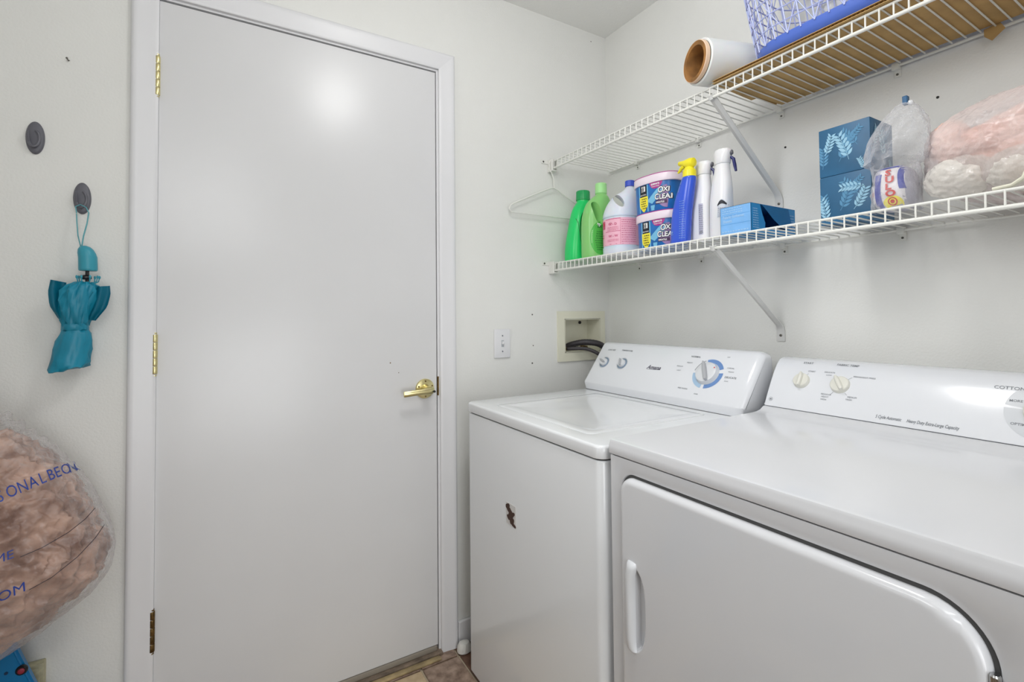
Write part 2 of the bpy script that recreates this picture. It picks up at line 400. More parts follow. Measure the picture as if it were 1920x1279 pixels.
# mitred casing with a rounded profile; inner -> outer
prof = [(0, 0), (0, .009), (.003, .0115), (.01, .0125), (.022, .013), (.036, .0148), (.046, .0165), (.053, .017), (.058, .0155), (.061, .012), (.062, .006), (.062, 0)]
def casing(name, label, side):
    bm = B(); secs = []
    il, ir, tp = -1.6275, -.8065, 2.069
    for w, d in prof:
        if side == 'L': secs.append([(il-w, -d, 0), (il-w, -d, tp+w)])
        elif side == 'R': secs.append([(ir+w, -d, 0.0), (ir+w, -d, tp+w)])
        else: secs.append([(il-w, -d, tp+w), (ir+w, -d, tp+w)])
    V = [[bm.verts.new(p) for p in s] for s in secs]
    for i in range(len(V)-1): bm.faces.new((V[i][0], V[i][1], V[i+1][1], V[i+1][0]))
    bm.faces.new((V[-1][0], V[-1][1], V[0][1], V[0][0]))
    bm.faces.new([v[0] for v in V]); bm.faces.new([v[1] for v in V][::-1]); bmesh.ops.recalc_face_normals(bm, faces=bm.faces)
    struct(name, bm, trimm, label, 50)
casing('trim_3', 'white door casing left of the door', 'L'); casing('trim_4', 'white door casing above the door', 'T'); casing('trim_5', 'white door casing right of the door', 'R')
# threshold strips
thr = thing('threshold', (-1.22, -.03, 0), 'worn brown and gold threshold strip at the foot of the door', 'threshold')
bm = B(); box(bm, -1.64, -.806, -.021, .07, .0, .009, .002); obj('sill', bm, oldbrass if False else mat('sill_brown', (146, 128, 110), .6, var=.4, vscale=30, bump=.4), thr)
bm = B(); box(bm, -1.62, -.822, -.045, -.0235, .0, .006, .002); obj('strip', bm, mat('worn_gold', (206, 182, 136), .4, metal=.15, var=.35, vscale=16, bump=.3), thr)
bm = B(); box(bm, -1.62, -.822, -.004, .02, .010, .0255, .001); obj('door_sweep', bm, mat('sweep', (150, 142, 130), .6), thr)

# ---------------------------------------------------------------- wall fittings on the door wall
def wall_hook(cx, cz, label):
    t = thing('wall_hook', (cx, 0, cz-.04), label, 'hook', 'grey oval wall hooks')
    bm = B(); N = 36
    secs = []
    for s_, y in [(1, 0), (1, -.003), (.96, -.0055), (.86, -.0075), (.5, -.0085)]:
        secs.append([Vector((cx+.0178*s_*math.cos(a), y, cz+.0405*s_*math.sin(a))) for a in [2*math.pi*k/N for k in range(N)]])
    loft(bm, secs); obj('plate', bm, greyplastic, t)
    bm = B(); pts = []
    for a in range(80, -171, -14):
        ar = math.radians(a); pts.append((cx+.0095*math.cos(ar), -.010-.006*max(0, -math.sin(ar)), cz-.004+.021*math.sin(ar)))
    pts += [(cx-.0095, -.019, cz+.002), (cx-.008, -.021, cz+.012)]
    tube(bm, pts, .0034, 8, rr=[.0018]+[.003]*(len(pts)-3)+[.0034, .0026]); obj('hook', bm, greyplastic, t)
    return t
wall_hook(-1.8752, 1.628, 'grey oval adhesive hook with nothing hanging on it')
wall_hook(-1.7848, 1.4875, 'grey oval adhesive hook holding the teal umbrella by its loop')
bm = B(); tube(bm, [(-1.8155, .001, 1.838), (-1.8165, -.012, 1.8395)], .0011, 8); screw_head(bm, (-1.8166, -.012, 1.8396), (-.1, -1, .1), .0026)
tube(bm, [(-1.8185, -.001, 1.8415), (-1.8125, -.004, 1.8375)], .0008, 6)
obj('wall_nail', bm, steel, cat='nail', label='small bent nail in the wall above the grey hooks')
sw = thing('light_switch', (-.549, 0, 1.0127), 'white toggle light switch plate on the wall between door and washer box', 'light switch')
bm = B(); box(bm, -.5845, -.5135, -.006, 0, 1.0135, 1.1248, .003, 3); obj('wall_plate', bm, trimm, sw)
bm = B(); box(bm, -.5545, -.5435, -.0068, -.0055, 1.056, 1.082, .0004, 1); s1 = obj('toggle_slot', bm, pgrey2, sw)
bm = B(); box(bm, -.5535, -.5445, -.016, -.006, 1.066, 1.077, .002, 2); obj('toggle', bm, trimm, sw)
for z in (1.039, 1.099):
    bm = B(); screw_head(bm, (-.549, -.006, z), (0, -1, 0), .003); obj('screw', bm, pgrey, sw)
for (x, z, r, lab) in [(-.4074, 1.1789, .0032, 'small screw hole in wall right of the switch, upper of the column'), (-.4045, 1.0552, .0026, 'small screw hole in wall right of the switch, middle of the column'), (-.4098, .9855, .0034, 'small patched screw hole just above the washer, lowest of the column'), (-.0827, 2.3796, .0025, 'tiny nail hole near the ceiling corner')]:
    bm = B(); screw_head(bm, (x, .0005, z), (0, -1, 0), r); obj('screw', bm, steel, cat='screw', label=lab)

# washer outlet box
ob = thing('washer_outlet_box', (-.158, 0, .983), 'cream recessed laundry outlet box with hose valves above the washer', 'outlet box')
bm = B()
fx0, fx1, fz0, fz1, dp = -.2862, -.0318, .983, 1.1915, -.007
for a in [(fx0, OX0, fz0, fz1), (OX1, fx1, fz0, fz1), (OX0, OX1, fz0, OZ0), (OX0, OX1, OZ1, fz1)]: box(bm, a[0], a[1], dp, -.0002, a[2], a[3])
obj('face_frame', bm, creamp, ob)
bm = B(); q = .0015
box(bm, OX0+q, OX1-q, .078, .082, OZ0+q, OZ1-q); box(bm, OX0+q, OX0+.004, dp, .078, OZ0+q, OZ1-q); box(bm, OX1-.004, OX1-q, dp, .078, OZ0+q, OZ1-q)
box(bm, OX0+q, OX1-q, dp, .078, OZ0+q, OZ0+.004); box(bm, OX0+q, OX1-q, dp, .078, OZ1-.004, OZ1-q)
obj('recess', bm, creamp, ob)
for x, y in ((-.238, .03), (-.118, .045)):
    bm = B(); lathe(bm, [(.009, 0), (.009, .02), (.0065, .022), (.0065, .032)], (x, y, OZ0+.004), n=12)
    v = obj('valve', bm, oldbrass, ob)
    bm = B(); lathe(bm, [(.006, 0), (.0085, .002), (.0085, .010), (.006, .012)], (x, y, OZ0+.036), n=10); obj('valve_knob', bm, blackp, v)
    bm = B(); tube(bm, [(x, y, OZ0+.016), (x+.010, y-.02, OZ0+.016)], .008, 10); obj('coupling', bm, oldbrass, v)
bm = B(); lathe(bm, [(.007, 0), (.007, .004)], (-.105, .078, 1.142), (0, -1, 0), 14); obj('knockout', bm, blackp, ob)
def hose(pts, r, label, name='water_hose', rib=0):
    bm = B(); P = []
    for i in range(len(pts)-1):
        p0, p1, p2, p3 = [Vector(pts[max(0, min(len(pts)-1, i+k))]) for k in (-1, 0, 1, 2)]
        for t in [j/10 for j in range(10)]:
            P.append(.5*((2*p1)+(-p0+p2)*t+(2*p0-5*p1+4*p2-p3)*t*t+(-p0+3*p1-3*p2+p3)*t*t*t))
    P.append(Vector(pts[-1])); rr = [r*(1+rib*(i % 2)) for i in range(len(P))]
    tube(bm, P, r, 12, rr=rr); return obj(name, bm, rubber, cat='hose', label=label)
hose([(-.228, .008, 1.034), (-.214, -.012, 1.036), (-.17, -.05, 1.034), (-.13, -.085, 1.01), (-.06, -.10, .96), (-.03, -.10, .80)], .0075, 'thin black water hose leaving the left valve of the outlet box')
hose([(-.205, .045, 1.040), (-.185, .02, 1.052), (-.150, -.02, 1.060), (-.10, -.05, 1.050), (-.055, -.06, 1.01), (-.028, -.062, .95), (-.026, -.062, .80)], .0125, 'thick ribbed black drain hose arching out of the outlet box', 'drain_hose', .06)

# ivory outlet on the left, low
ol = thing('surface_outlet', (-1.87, 0, .23), 'ivory surface outlet box low on the wall left of the door casing', 'outlet')
bm = B(); box(bm, -1.912, -1.8395, -.0235, -.0002, .235, .352, .003, 2); obj('outlet_housing', bm, ivory, ol)
bm = B(); box(bm, -1.905, -1.8465, -.0265, -.0233, .242, .345, .0015, 2); fp = obj('face_plate', bm, ivory, ol)
bm = B()
for z in (.272, .315):
    box(bm, -1.888, -1.863, -.028, -.0262, z-.014, z+.014, .0006, 1)
obj('socket', bm, ivory, fp)

# ---------------------------------------------------------------- washer
def inset_extrude_y(profile, y0, y1, r, n=6, r2=None, dr_=None):
    """profile (x,z) loop swept along y, both ends pillowed with radius r"""
    P = [Vector((p[0], p[1])) for p in profile]; N = len(P)
    c = sum(P, Vector((0, 0)))/N
    def off(d):
        out = []
        for i in range(N):
            a, b, e = P[i-1], P[i], P[(i+1) % N]
            n1 = Vector((-(b-a).y, (b-a).x)).normalized(); n2 = Vector((-(e-b).y, (e-b).x)).normalized()
            m_ = (n1+n2); m_ = m_/max(m_.length_squared/2, .5)
            if n1.dot(c-b) < 0: m_ = -m_
            q = b+m_*d
            out.append(q)
        return out
    A = []
    for k in range(n+1):
        t = math.pi/2*k/n; A.append((y0-r*(1-math.cos(t)), r*(1-math.sin(t))))
    R2 = r2 or r
    secs = [[Vector((q.x, y, q.y)) for q in off(d)] for y, d in A]
    e = []
    for k in range(n+1):
        t = math.pi/2*k/n
        e.append((y1+R2*(1-math.cos(t)), (dr_ or R2)*(1-math.sin(t))))
    secs += [[Vector((q.x, y, q.y)) for q in off(d)] for y, d in e[::-1]]
    bm = B(); loft(bm, secs); bmesh.ops.recalc_face_normals(bm, faces=bm.faces); return bm
def rrect(x0, x1, y0, y1, r, n=8, rs=None):
    rs = rs or (r, r, r, r); out = []
    for (cx, cy, a0, rr_) in ((x1, y1, 0, rs[0]), (x0, y1, 90, rs[1]), (x0, y0, 180, rs[2]), (x1, y0, 270, rs[3])):
        ox = cx-rr_ if cx == x1 else cx+rr_; oy = cy-rr_ if cy == y1 else cy+rr_
        for k in range(n+1):
            a = math.radians(a0+90*k/n); out.append((ox+rr_*math.cos(a), oy+rr_*math.sin(a)))
    return out
def slab(bm, x0, x1, y0, y1, z0, z1, rc, re, n=8, top=True, bot=False):
    """horizontal slab with rounded plan corners rc and rounded top edge re"""
    secs = []
    def S_(ins, z): return [Vector((p[0], p[1], z)) for p in rrect(x0+ins, x1-ins, y0+ins, y1-ins, max(.001, rc-ins*.6), n)]
    if bot: secs += [S_(re*(1-math.sin(t)), z0+re*(1-math.cos(t))) for t in [math.pi/2*k/4 for k in range(4)]]
    secs.append(S_(0, z0 if not bot else z0+re))
    for k in range(6):
        t = math.pi/2*k/5; secs.append(S_(re*(1-math.cos(t)), z1-re+re*math.sin(t)))
    loft(bm, secs); return bm
WX0, WX1, WY0, WY1 = -.7655, -.085, -.133, -.8105
wz = .888
wa = thing('washing_machine', (-.43, -.47, 0), 'white top-loading washing machine in the corner, with blue-ringed dials on its console', 'washing machine')
bm = B(); slab(bm, WX0+.002, WX1, WY1+.002, WY0-.002, .012, .853, .022, .004); obj('cabinet', bm, enamel, wa)
bm = B()
bm.free()
for x in (WX0+.06, WX1-.06):
    for y in (WY1+.06, WY0-.06): obj('foot', lathe(B(), [(.018, 0), (.018, .006), (.01, .008), (.01, .014)], (x, y, 0), n=12), dark, wa)
bm = B(); slab(bm, WX0+.008, WX1-.004, WY1+.008, WY0-.008, .851, .858, .02, .001); obj('seam_shade', bm, dark, wa)  # dark slab, its colour stands for the shade in the seam
# top deck with a recessed opening for the lid
lx0, lx1, ly0, ly1 = -.716, -.283, -.7155, -.240
bm = B(); top = []
outer = lambda ins, z, rc=.026: [Vector((p[0], p[1], z)) for p in rrect(WX0-.001+ins, WX1-ins, WY1-.001+ins, WY0+.001-ins, max(.002, rc-ins*.6), 8)]
inner = lambda ins, z: [Vector((p[0], p[1], z)) for p in rrect(lx0+ins, lx1-ins, ly0+ins, ly1-ins, .022-ins*.5, 8)]
re = .007
secs = [outer(.004, .8565), outer(.001, .858), outer(0, .860)]+[outer(re*(1-math.cos(t)), wz-re+re*math.sin(t)) for t in [math.pi/2*k/5 for k in range(6)]]
secs += [inner(-.001, wz), inner(.0, wz-.001), inner(.0012, wz-.006), inner(.02, wz-.006)]
loft(bm, secs, True, True); obj('top_deck', bm, enamel, wa)
bm = B(); lid = lambda ins, z: [Vector((p[0], p[1], z)) for p in rrect(lx0+.0028+ins, lx1-.0028-ins, ly0+.0028+ins, ly1-.0028-ins, max(.01, .020-ins*.3), 8)]
loft(bm, [lid(0, wz-.0055), lid(0, wz-.0012), lid(.0006, wz-.0003), lid(.0015, wz), lid(.028, wz+.0002), lid(.036, wz-.0012), lid(.05, wz-.0028), lid(.09, wz-.0036), lid(.15, wz-.004), lid(.19, wz-.004)]); obj('lid', bm, enamel, wa)
# console
wprof = [(-.250, wz+.0015), (-.2575, .914), (-.2563, .918), (-.1545, 1.0565), (-.150, 1.061), (-.142, 1.0645), (-.125, 1.0655), (-.105, 1.062), (-.095, 1.05), (-.092, wz+.0015)]
bm = inset_extrude_y(wprof, -.1265, -.806, .016, 7, .032, .018); wc = obj('console', bm, consm, wa, smooth=42)
bm = B(); box(bm, -.247, -.10, -.79, -.135, wz-.0005, wz+.002); obj('console_gap', bm, dark, wa)
wb = bvh_of(wc)
# face frame: a along -y, b up the slope
fo = Vector((-.257, 0, .914)); fv = Vector((.105, 0, .144)).normalized(); fu = Vector((0, -1, 0)); fn_ = Vector((-.808, 0, .5892)).normalized()
def WD(off=.0005): return Dec(fo, fu, fv, -fn_, wb, off)
WD().ring(.6575, .0965, .0385, .0515, 25, 112, 30).ring(.6575, .0965, .0385, .0515, -85, 8, 30).done('dial_print', dialb, wc)
WD().ring(.6575, .0965, .0385, .0515, 182, 262, 30).done('dial_print', dialb2, wc)
WD().ring(.6575, .0965, .0495, .0512, 118, 172, 20).ring(.191, .0955, .0238, .0245, 0, 360, 30).ring(.2866, .0985, .0238, .0245, 0, 360, 30).done('outline_print', pgrey, wc)
d = WD()
d.text('LOAD SIZE', .178, .150, .0085, .0001); d.text('TEMPERATURE', .253, .152, .0085, .0001); d.text('NORMAL', .572, .150, .0088, .00012)
d.text('HEAVY', .566, .1265, .0072); d.text('REGULAR', .533, .111, .0056); d.text('LIGHT', .540, .0955, .0056); d.text('OFF', .7, .158, .0056)
d.text('CASUAL', .714, .121, .0065); d.text('MEDIUM', .722, .109, .005); d.text('DELICATE', .718, .089, .0085, .0001); d.text('SOAK', .722, .077, .005)
d.text('PRE-WASH', .574, .033, .0075); d.text('RINSE', .640, .0215, .0056)
d.done('lettering', pgrey, wc)
d = WD(); d.text('Amana', .412, .090, .0215, .0003, .35); d.line([(.412, .088), (.472, .090)], .0008); d.done('logo', mat('logo_ink', (60, 56, 80), .4), wc)
def knob(parent, oc, n_, r, h, m, grip_ang, gm, base_h=.004, u_=None, v_=None, gr=.3, name='knob', lab=None):
    oc = Vector(oc); n_ = Vector(n_)
    bm = B(); lathe(bm, [(r*1.02, 0), (r*1.03, base_h*.5), (r, base_h), (r*.93, h*.55), (r*.86, h*.62), (r*.4, h*.66)], oc, n_, 36)
    k = obj(name, bm, m, parent, lab)
    bm = B(); a = math.radians(grip_ang); du = (u_*math.cos(a)+v_*math.sin(a)); dv = (-u_*math.sin(a)+v_*math.cos(a)); secs = []
    for s_, w_ in ((-1, .5), (-.85, .85), (-.4, 1), (.3, 1.0), (.8, .8), (1.0, .35)):
        c_ = oc+du*r*.93*s_; hw = r*gr*w_
        secs.append([c_+dv*hw+n_*h*.3, c_+dv*hw*.85+n_*h*.9, c_+dv*hw*.45+n_*h*1.02, c_-dv*hw*.45+n_*h*1.02, c_-dv*hw*.85+n_*h*.9, c_-dv*hw+n_*h*.3])
    loft(bm, secs); bmesh.ops.recalc_face_normals(bm, faces=bm.faces); obj('grip', bm, gm, k, smooth=50); return k
def fpt(a, b): return fo+fu*a+fv*b
for a, b, g in ((.191, .0955, -20), (.2866, .0985, 115)):
    bm = B(); lathe(bm, [(.0228, 0), (.0225, .0015), (.0175, .0022)], fpt(a, b), fn_, 36); obj('knob_ring', bm, silver, wc)
    knob(wc, fpt(a, b)+fn_*.001, fn_, .0155, .018, whitek, g, greyk, u_=fu, v_=fv)
kd = knob(wc, fpt(.6575, .0965)+fn_*.0005, fn_, .0365, .026, whitek, 118, greyk, u_=fu, v_=fv, gr=.2, lab='large round cycle dial')
bm = B(); lathe(bm, [(.002, 0), (.002, .0006)], fpt(.684, .112)+fn_*.0172, fn_, 10); obj('red_mark', bm, redt, kd)
# residue of a torn-off badge on the front
bm = B(); box(bm, WX0+.0008, WX0+.0024, -.447, -.394, .577, .638, .0003, 1); bd = obj('sticker_remnant', bm, stick, wa, 'torn sticker with rusty residue')
bm = B()
for (y, z, ry, rz) in ((-.404, .628, .009, .009), (-.415, .617, .016, .009), (-.420, .604, .018, .010), (-.427, .592, .015, .008), (-.437, .583, .009, .006), (-.408, .597, .008, .006), (-.433, .612, .009, .006)):
    pts = []
    for k in range(11):
        a = 2*math.pi*k/11; q = 1+.35*math.sin(k*5.1+y*900); pts.append((ry*q*math.cos(a), rz*q*math.sin(a)))
    prism(bm, pts, ((WX0+.0009, y, z), (0, 1, 0), (0, 0, 1), (-1, 0, 0)), .0009+.0001*len(bm.verts)/40)
obj('rust_mark', bm, rust, bd)

# ---------------------------------------------------------------- dryer
DXF, DXB, DY0, DY1 = -.7575, -.085, -.832, -1.518
dz = .911
dr = thing('clothes_dryer', (-.42, -1.175, 0), 'white front-loading clothes dryer with cream knobs, nearest the camera', 'dryer')
bm = B(); prof = []
slab(bm, DXF+.006, DXB, DY1+.0015, DY0-.0015, .012, .878, .004, .002); obj('cabinet', bm, enamel2, dr)
bm = B()
bm.free()
for x in (DXF+.06, DXB-.06):
    for y in (DY1+.06, DY0-.06): obj('foot', lathe(B(), [(.018, 0), (.018, .006), (.01, .008), (.01, .014)], (x, y, 0), n=12), dark, dr)
# top deck: front edge rounded, back sweeping up under the console
tp = [(DXF-.002, .8795), (DXF-.0035, .882), (DXF-.0035, dz-.006), (DXF-.0018, dz-.0018), (DXF+.0035, dz), (-.255, dz), (-.235, dz+.001), (-.218, dz+.0045), (-.208, dz+.010), (-.203, dz+.0125), (-.10, dz+.0125), (-.08, .90), (-.08, .8795)]
def sweep_y(prof_, y0, y1):
    bm = B(); loft(bm, [[Vector((p[0], y, p[1])) for p in prof_] for y in (y0, y1)]); bmesh.ops.recalc_face_normals(bm, faces=bm.faces); return bm
bm = sweep_y(tp, DY0, DY1); es = [e for e in bm.edges if abs(e.verts[0].co.y-e.verts[1].co.y) < 1e-6 and (e.verts[0].co.z > .89 and e.verts[1].co.z > .89)]
bmesh.ops.bevel(bm, geom=es, offset=.003, segments=2, affect='EDGES'); obj('top_deck', bm, enamel2, dr, smooth=40)
bm = B(); box(bm, DXF+.004, DXB-.01, DY1+.004, DY0-.004, .877, .8805); obj('seam_gap', bm, dark, dr)
# front panel with the rounded door opening
dy0, dy1, dzt, dzb = -.868, -1.4385, .8425, .30
def ring_front(bm, x, inset_out, loop):
    pass
rs = (.034, .034, .034, .085)
def loopf(ins, x): # a = -y so that left of picture is smaller a
    P_ = rrect(-dy0-.0045+ins, -dy1+.0075-ins, dzb-.004+ins, dzt+.0078-ins, .03, 12, (max(.01, .069-ins*.5), max(.01, .036-ins*.5), max(.01, .036-ins*.5), max(.01, .066-ins*.5)))
    return [Vector((x, -p[0], p[1])) for p in P_]
L0 = loopf(0, DXF); N_ = len(L0); ctr = Vector((0, (dy0+dy1)/2, (dzt+dzb)/2))
outl = []
y_0, y_1, z_0, z_1 = DY0-.0015, DY1+.0015, .06, .8765
for i, p in enumerate(L0):
    d_ = p-ctr; ty = ((y_0-ctr.y)/d_.y if d_.y > 1e-6 else (y_1-ctr.y)/d_.y if d_.y < -1e-6 else 1e9); tz = ((z_1-ctr.z)/d_.z if d_.z > 1e-6 else (z_0-ctr.z)/d_.z if d_.z < -1e-6 else 1e9)
    t_ = min(ty, tz); outl.append(Vector((DXF, ctr.y+d_.y*t_, ctr.z+d_.z*t_)))
for cy_, cz_ in ((y_0, z_0), (y_0, z_1), (y_1, z_0), (y_1, z_1)):
    i = min(range(N_), key=lambda k: (outl[k]-Vector((DXF, cy_, cz_))).length); outl[i] = Vector((DXF, cy_, cz_))
bm = B(); loft(bm, [[v+Vector((.006, 0, 0)) for v in outl], outl, L0, loopf(.001, DXF+.001), loopf(.002, DXF+.004), loopf(.002, DXF+.02)], False, True); bmesh.ops.recalc_face_normals(bm, faces=bm.faces)
obj('front_panel', bm, enamel2, dr, smooth=50)
bm = B(); box(bm, DXF, DXF+.01, DY1+.004, DY0-.004, .012, .058); obj('toe_panel', bm, enamel2, dr)
bm = B(); pr_ = [p+Vector((-.0163, 0, 0)) for p in loopf(.0022, DXF+.02)]; pi_ = [p+Vector((-.0163, 0, 0)) for p in loopf(.012, DXF+.02)]
loft(bm, [pr_, pi_], False, False); obj('door_gap_shade', bm, mat('gap_shade_grey', (78, 78, 78), .6), dr)  # grey strip, shade of the door gap put into its colour
# door: heightfield over a rounded rectangle with the scooped grip
def sd(a, z):
    a0, a1, z0, z1 = -dy0, -dy1, dzb, dzt; right = a > (a0+a1)/2; r = .062 if right else .032
    cx, cz = (a0+a1)/2, (z0+z1)/2; qx = abs(a-cx)-(a1-a0)/2+r; qz = abs(z-cz)-(z1-z0)/2+r
    return math.hypot(max(qx, 0), max(qz, 0))+min(max(qx, qz), 0)-r
PZ0, PZ1, PA0, PA1 = .507, .671, .9095, .9385
def hgt(a, z):
    d_ = -sd(a, z); e = .012; t = max(0, min(1, d_/e)); h = .0135*math.sqrt(1-(1-t)**2)
    if PZ0 < z < PZ1 and PA0-.002 < a < PA1:
        q = max(0, min(1, (a-PA0+.002)/.0025)); w_ = max(0, min(1, (PA1-a)/(PA1-PA0)))
        zc = (z-(PZ0+PZ1)/2)/((PZ1-PZ0)/2); wid = max(0., 1-abs(zc)**3.2)**.6
        lim = PA0+(PA1-PA0)*wid
        w_ = max(0, min(1, (lim-a)/(PA1-PA0)*1.6)); s_ = w_*w_*(3-2*w_)
        h -= .034*q*s_
    return h
bm = B(); As = [-dy0+.0018*i for i in range(8)]+[-dy0+.0144+.0035*i for i in range(5)]; a_ = As[-1]
while a_ < .945: a_ += .0016; As.append(a_)
while a_ < -dy1-.03: a_ += .012; As.append(a_)
while a_ < -dy1: a_ += .002; As.append(min(a_, -dy1))
Zs = [dzb]; z_ = dzb
while z_ < dzt-1e-6:
    st = .002 if (z_ < dzb+.02 or z_ > dzt-.07) else (.003 if PZ0-.01 < z_ < PZ1+.01 else .012); z_ = min(dzt, z_+st); Zs.append(z_)
G = []
for z in Zs:
    row = []
    for a in As:
        aa, zz = a, z; s_ = sd(aa, zz)
        for _ in range(3):
            if s_ > 0:
                ex = 1e-4; gx = (sd(aa+ex, zz)-s_)/ex; gz = (sd(aa, zz+ex)-s_)/ex; aa -= gx*s_; zz -= gz*s_; s_ = sd(aa, zz)
        row.append(bm.verts.new((DXF-hgt(aa, zz)+.002, -aa, zz)))
    G.append(row)
for j in range(len(Zs)-1):
    for i in range(len(As)-1):
        q = (G[j][i], G[j][i+1], G[j+1][i+1], G[j+1][i])
        if (q[0].co-q[2].co).length > 1e-6 and (q[1].co-q[3].co).length > 1e-6: bm.faces.new(q)
bmesh.ops.remove_doubles(bm, verts=bm.verts, dist=1e-5)
ext_ = bmesh.ops.extrude_edge_only(bm, edges=[e for e in bm.edges if e.is_boundary]); bmesh.ops.translate(bm, verts=[g for g in ext_['geom'] if isinstance(g, bmesh.types.BMVert)], vec=(.012, 0, 0))
bmesh.ops.recalc_face_normals(bm, faces=bm.faces)
dd = obj('dryer_door', bm, enamel2, dr, smooth=60)
# raised bar handle with hooked ends
bm = B(); hx = DXF-.0115
secs = []
for z, w_, o_ in [(.5035, .006, .0), (.506, .010, .006), (.512, .0115, .0095), (.53, .0105, .0105), (.60, .0105, .0115), (.655, .0105, .0115), (.668, .0115, .0115), (.676, .0125, .009), (.680, .012, .004), (.681, .009, 0)]:
    ya = .8995; sh = .004 if z > .664 or z < .512 else 0
    secs.append([Vector((hx-o_*math.sin(t) if 0 else hx+.002-(o_+.002)*max(0, math.sin(t)), -(ya+sh+w_*math.cos(t)), z)) for t in [math.pi*k/9 for k in range(10)]])
loft(bm, secs); bmesh.ops.recalc_face_normals(bm, faces=bm.faces); obj('handle', bm, whitek, dd, 'raised white bar handle')
# door hinge pin
for zc in (.765,):
    bm = B(); lathe(bm, [(.0045, -.03), (.0045, .0), (.0055, .002), (.0055, .018), (.004, .020)], (DXF-.004, -1.4405, zc), n=14); hg = obj('door_hinge', bm, chrome, dr)
    bm = B(); box(bm, DXF-.003, DXF+.002, -1.4495, -1.433, zc-.004, zc-.001, .0008, 1); obj('hinge_washer', bm, dark, hg)
# console
dprof = [(-.200, dz+.0135), (-.2015, dz+.016)]
f0 = Vector((-.202, .924)); f1 = Vector((-.115, 1.048)); dprof = [(-.198, .9245), (-.2005, .9262), (-0.19034, 0.94571), (-0.17984, 0.96505), (-0.16901, 0.98420), (-0.15974, 0.99963), (-0.15222, 1.01143), (-0.14542, 1.02132), (-0.13940, 1.02931), (-0.13350, 1.03610), (-.1235, 1.0462), (-.113, 1.0500), (-.100, 1.0520), (-.085, 1.052), (-.070, 1.048), (-.062, 1.035), (-.060, .9245)]
bm = inset_extrude_y(dprof, -.833, -1.517, .006, 5); dc = obj('console', bm, consm, dr, smooth=42)
bm = B(); box(bm, -.1965, -.07, -1.51, -.84, dz+.0115, dz+.0142); obj('console_gap', bm, dark, dr)
db = bvh_of(dc); go = Vector((-.202, 0, .924)); gv = Vector((.087, 0, .124)).normalized(); gn = Vector((-.8186, 0, .5743)).normalized()
def DD(off=.0005): return Dec(go, fu, gv, -gn, db, off)
def gpt(a, b): return go+fu*a+gv*b
knob(dc, gpt(.9165, .0835)+gn*.0035, gn, .021, .021, creamk, 92, creamk, u_=fu, v_=gv, gr=.28, lab='cream start knob')
knob(dc, gpt(1.010, .0835)+gn*.0035, gn, .0225, .021, creamk, 122, creamk, u_=fu, v_=gv, gr=.28, lab='cream fabric knob')
d = DD(); d.text('START', .906, .136, .0085, .0001); d.text('FABRIC TEMP', .988, .138, .0085, .0001)
d.text('START', .926, .111, .0062); d.text('DELICATE', .966, .113, .0056); d.text('LOW', .972, .105, .0056)
d.text('REGULAR', .972, .052, .0056); d.text('HEAVY', .974, .045, .0056); d.text('HIGH', .974, .038, .0056); d.text('MEDIUM', 1.032, .052, .0056); d.text('HIGH', 1.030, .0455, .0056)
d.text('PERMANENT PRESS', 1.034, .107, .0056); d.line([(.929, .106), (.9245, .1)], .0007); d.line([(.991, .108), (.998, .1015)], .0007); d.line([(.993, .054), (.999, .062)], .0007); d.line([(1.03, .058), (1.025, .063)], .0007); d.line([(1.032, .106), (1.025, .1)], .0007)
d.text('COTTONS', 1.287, .1125, .0105)
d.text('MORE', 1.312, .087, .0072, .0001); d.text('DRY', 1.334, .087, .0072, .0001); d.text('OPTIMUM', 1.318, .040, .0072, .0001)
d.text('PERMANENT PRESS', 1.36, .1345, .0075)
d.done('lettering', pgrey, dc)
d = DD(); d.text('5 Cycle Automatic', 1.098, .0135, .0105, .0001, .3, sx=.62); d.text('Heavy Duty Extra-Large Capacity', 1.157, .0135, .0105, .0001, .3, sx=.62); d.done('script_lettering', pgrey, dc)
d = DD(); d.ring(.8497, .0215, .0044, .0052, n=24).ring(.8497, .0215, .0, .0022, n=12); d.text('ge', .8463, .0198, .0062, .0001, .3); d.done('emblem', pgrey, dc)
d = DD(); d.ring(1.366, .072, .022, .060, 8, 125, 30).ring(1.366, .072, .022, .060, 128, 172, 16).ring(1.366, .072, .022, .060, 178, 318, 36); d.done('timer_print', discg, dc)
knob(dc, gpt(1.366, .072)+gn*.003, gn, .034, .026, creamk, 60, creamk, u_=fu, v_=gv, gr=.22, lab='large cream timer knob')

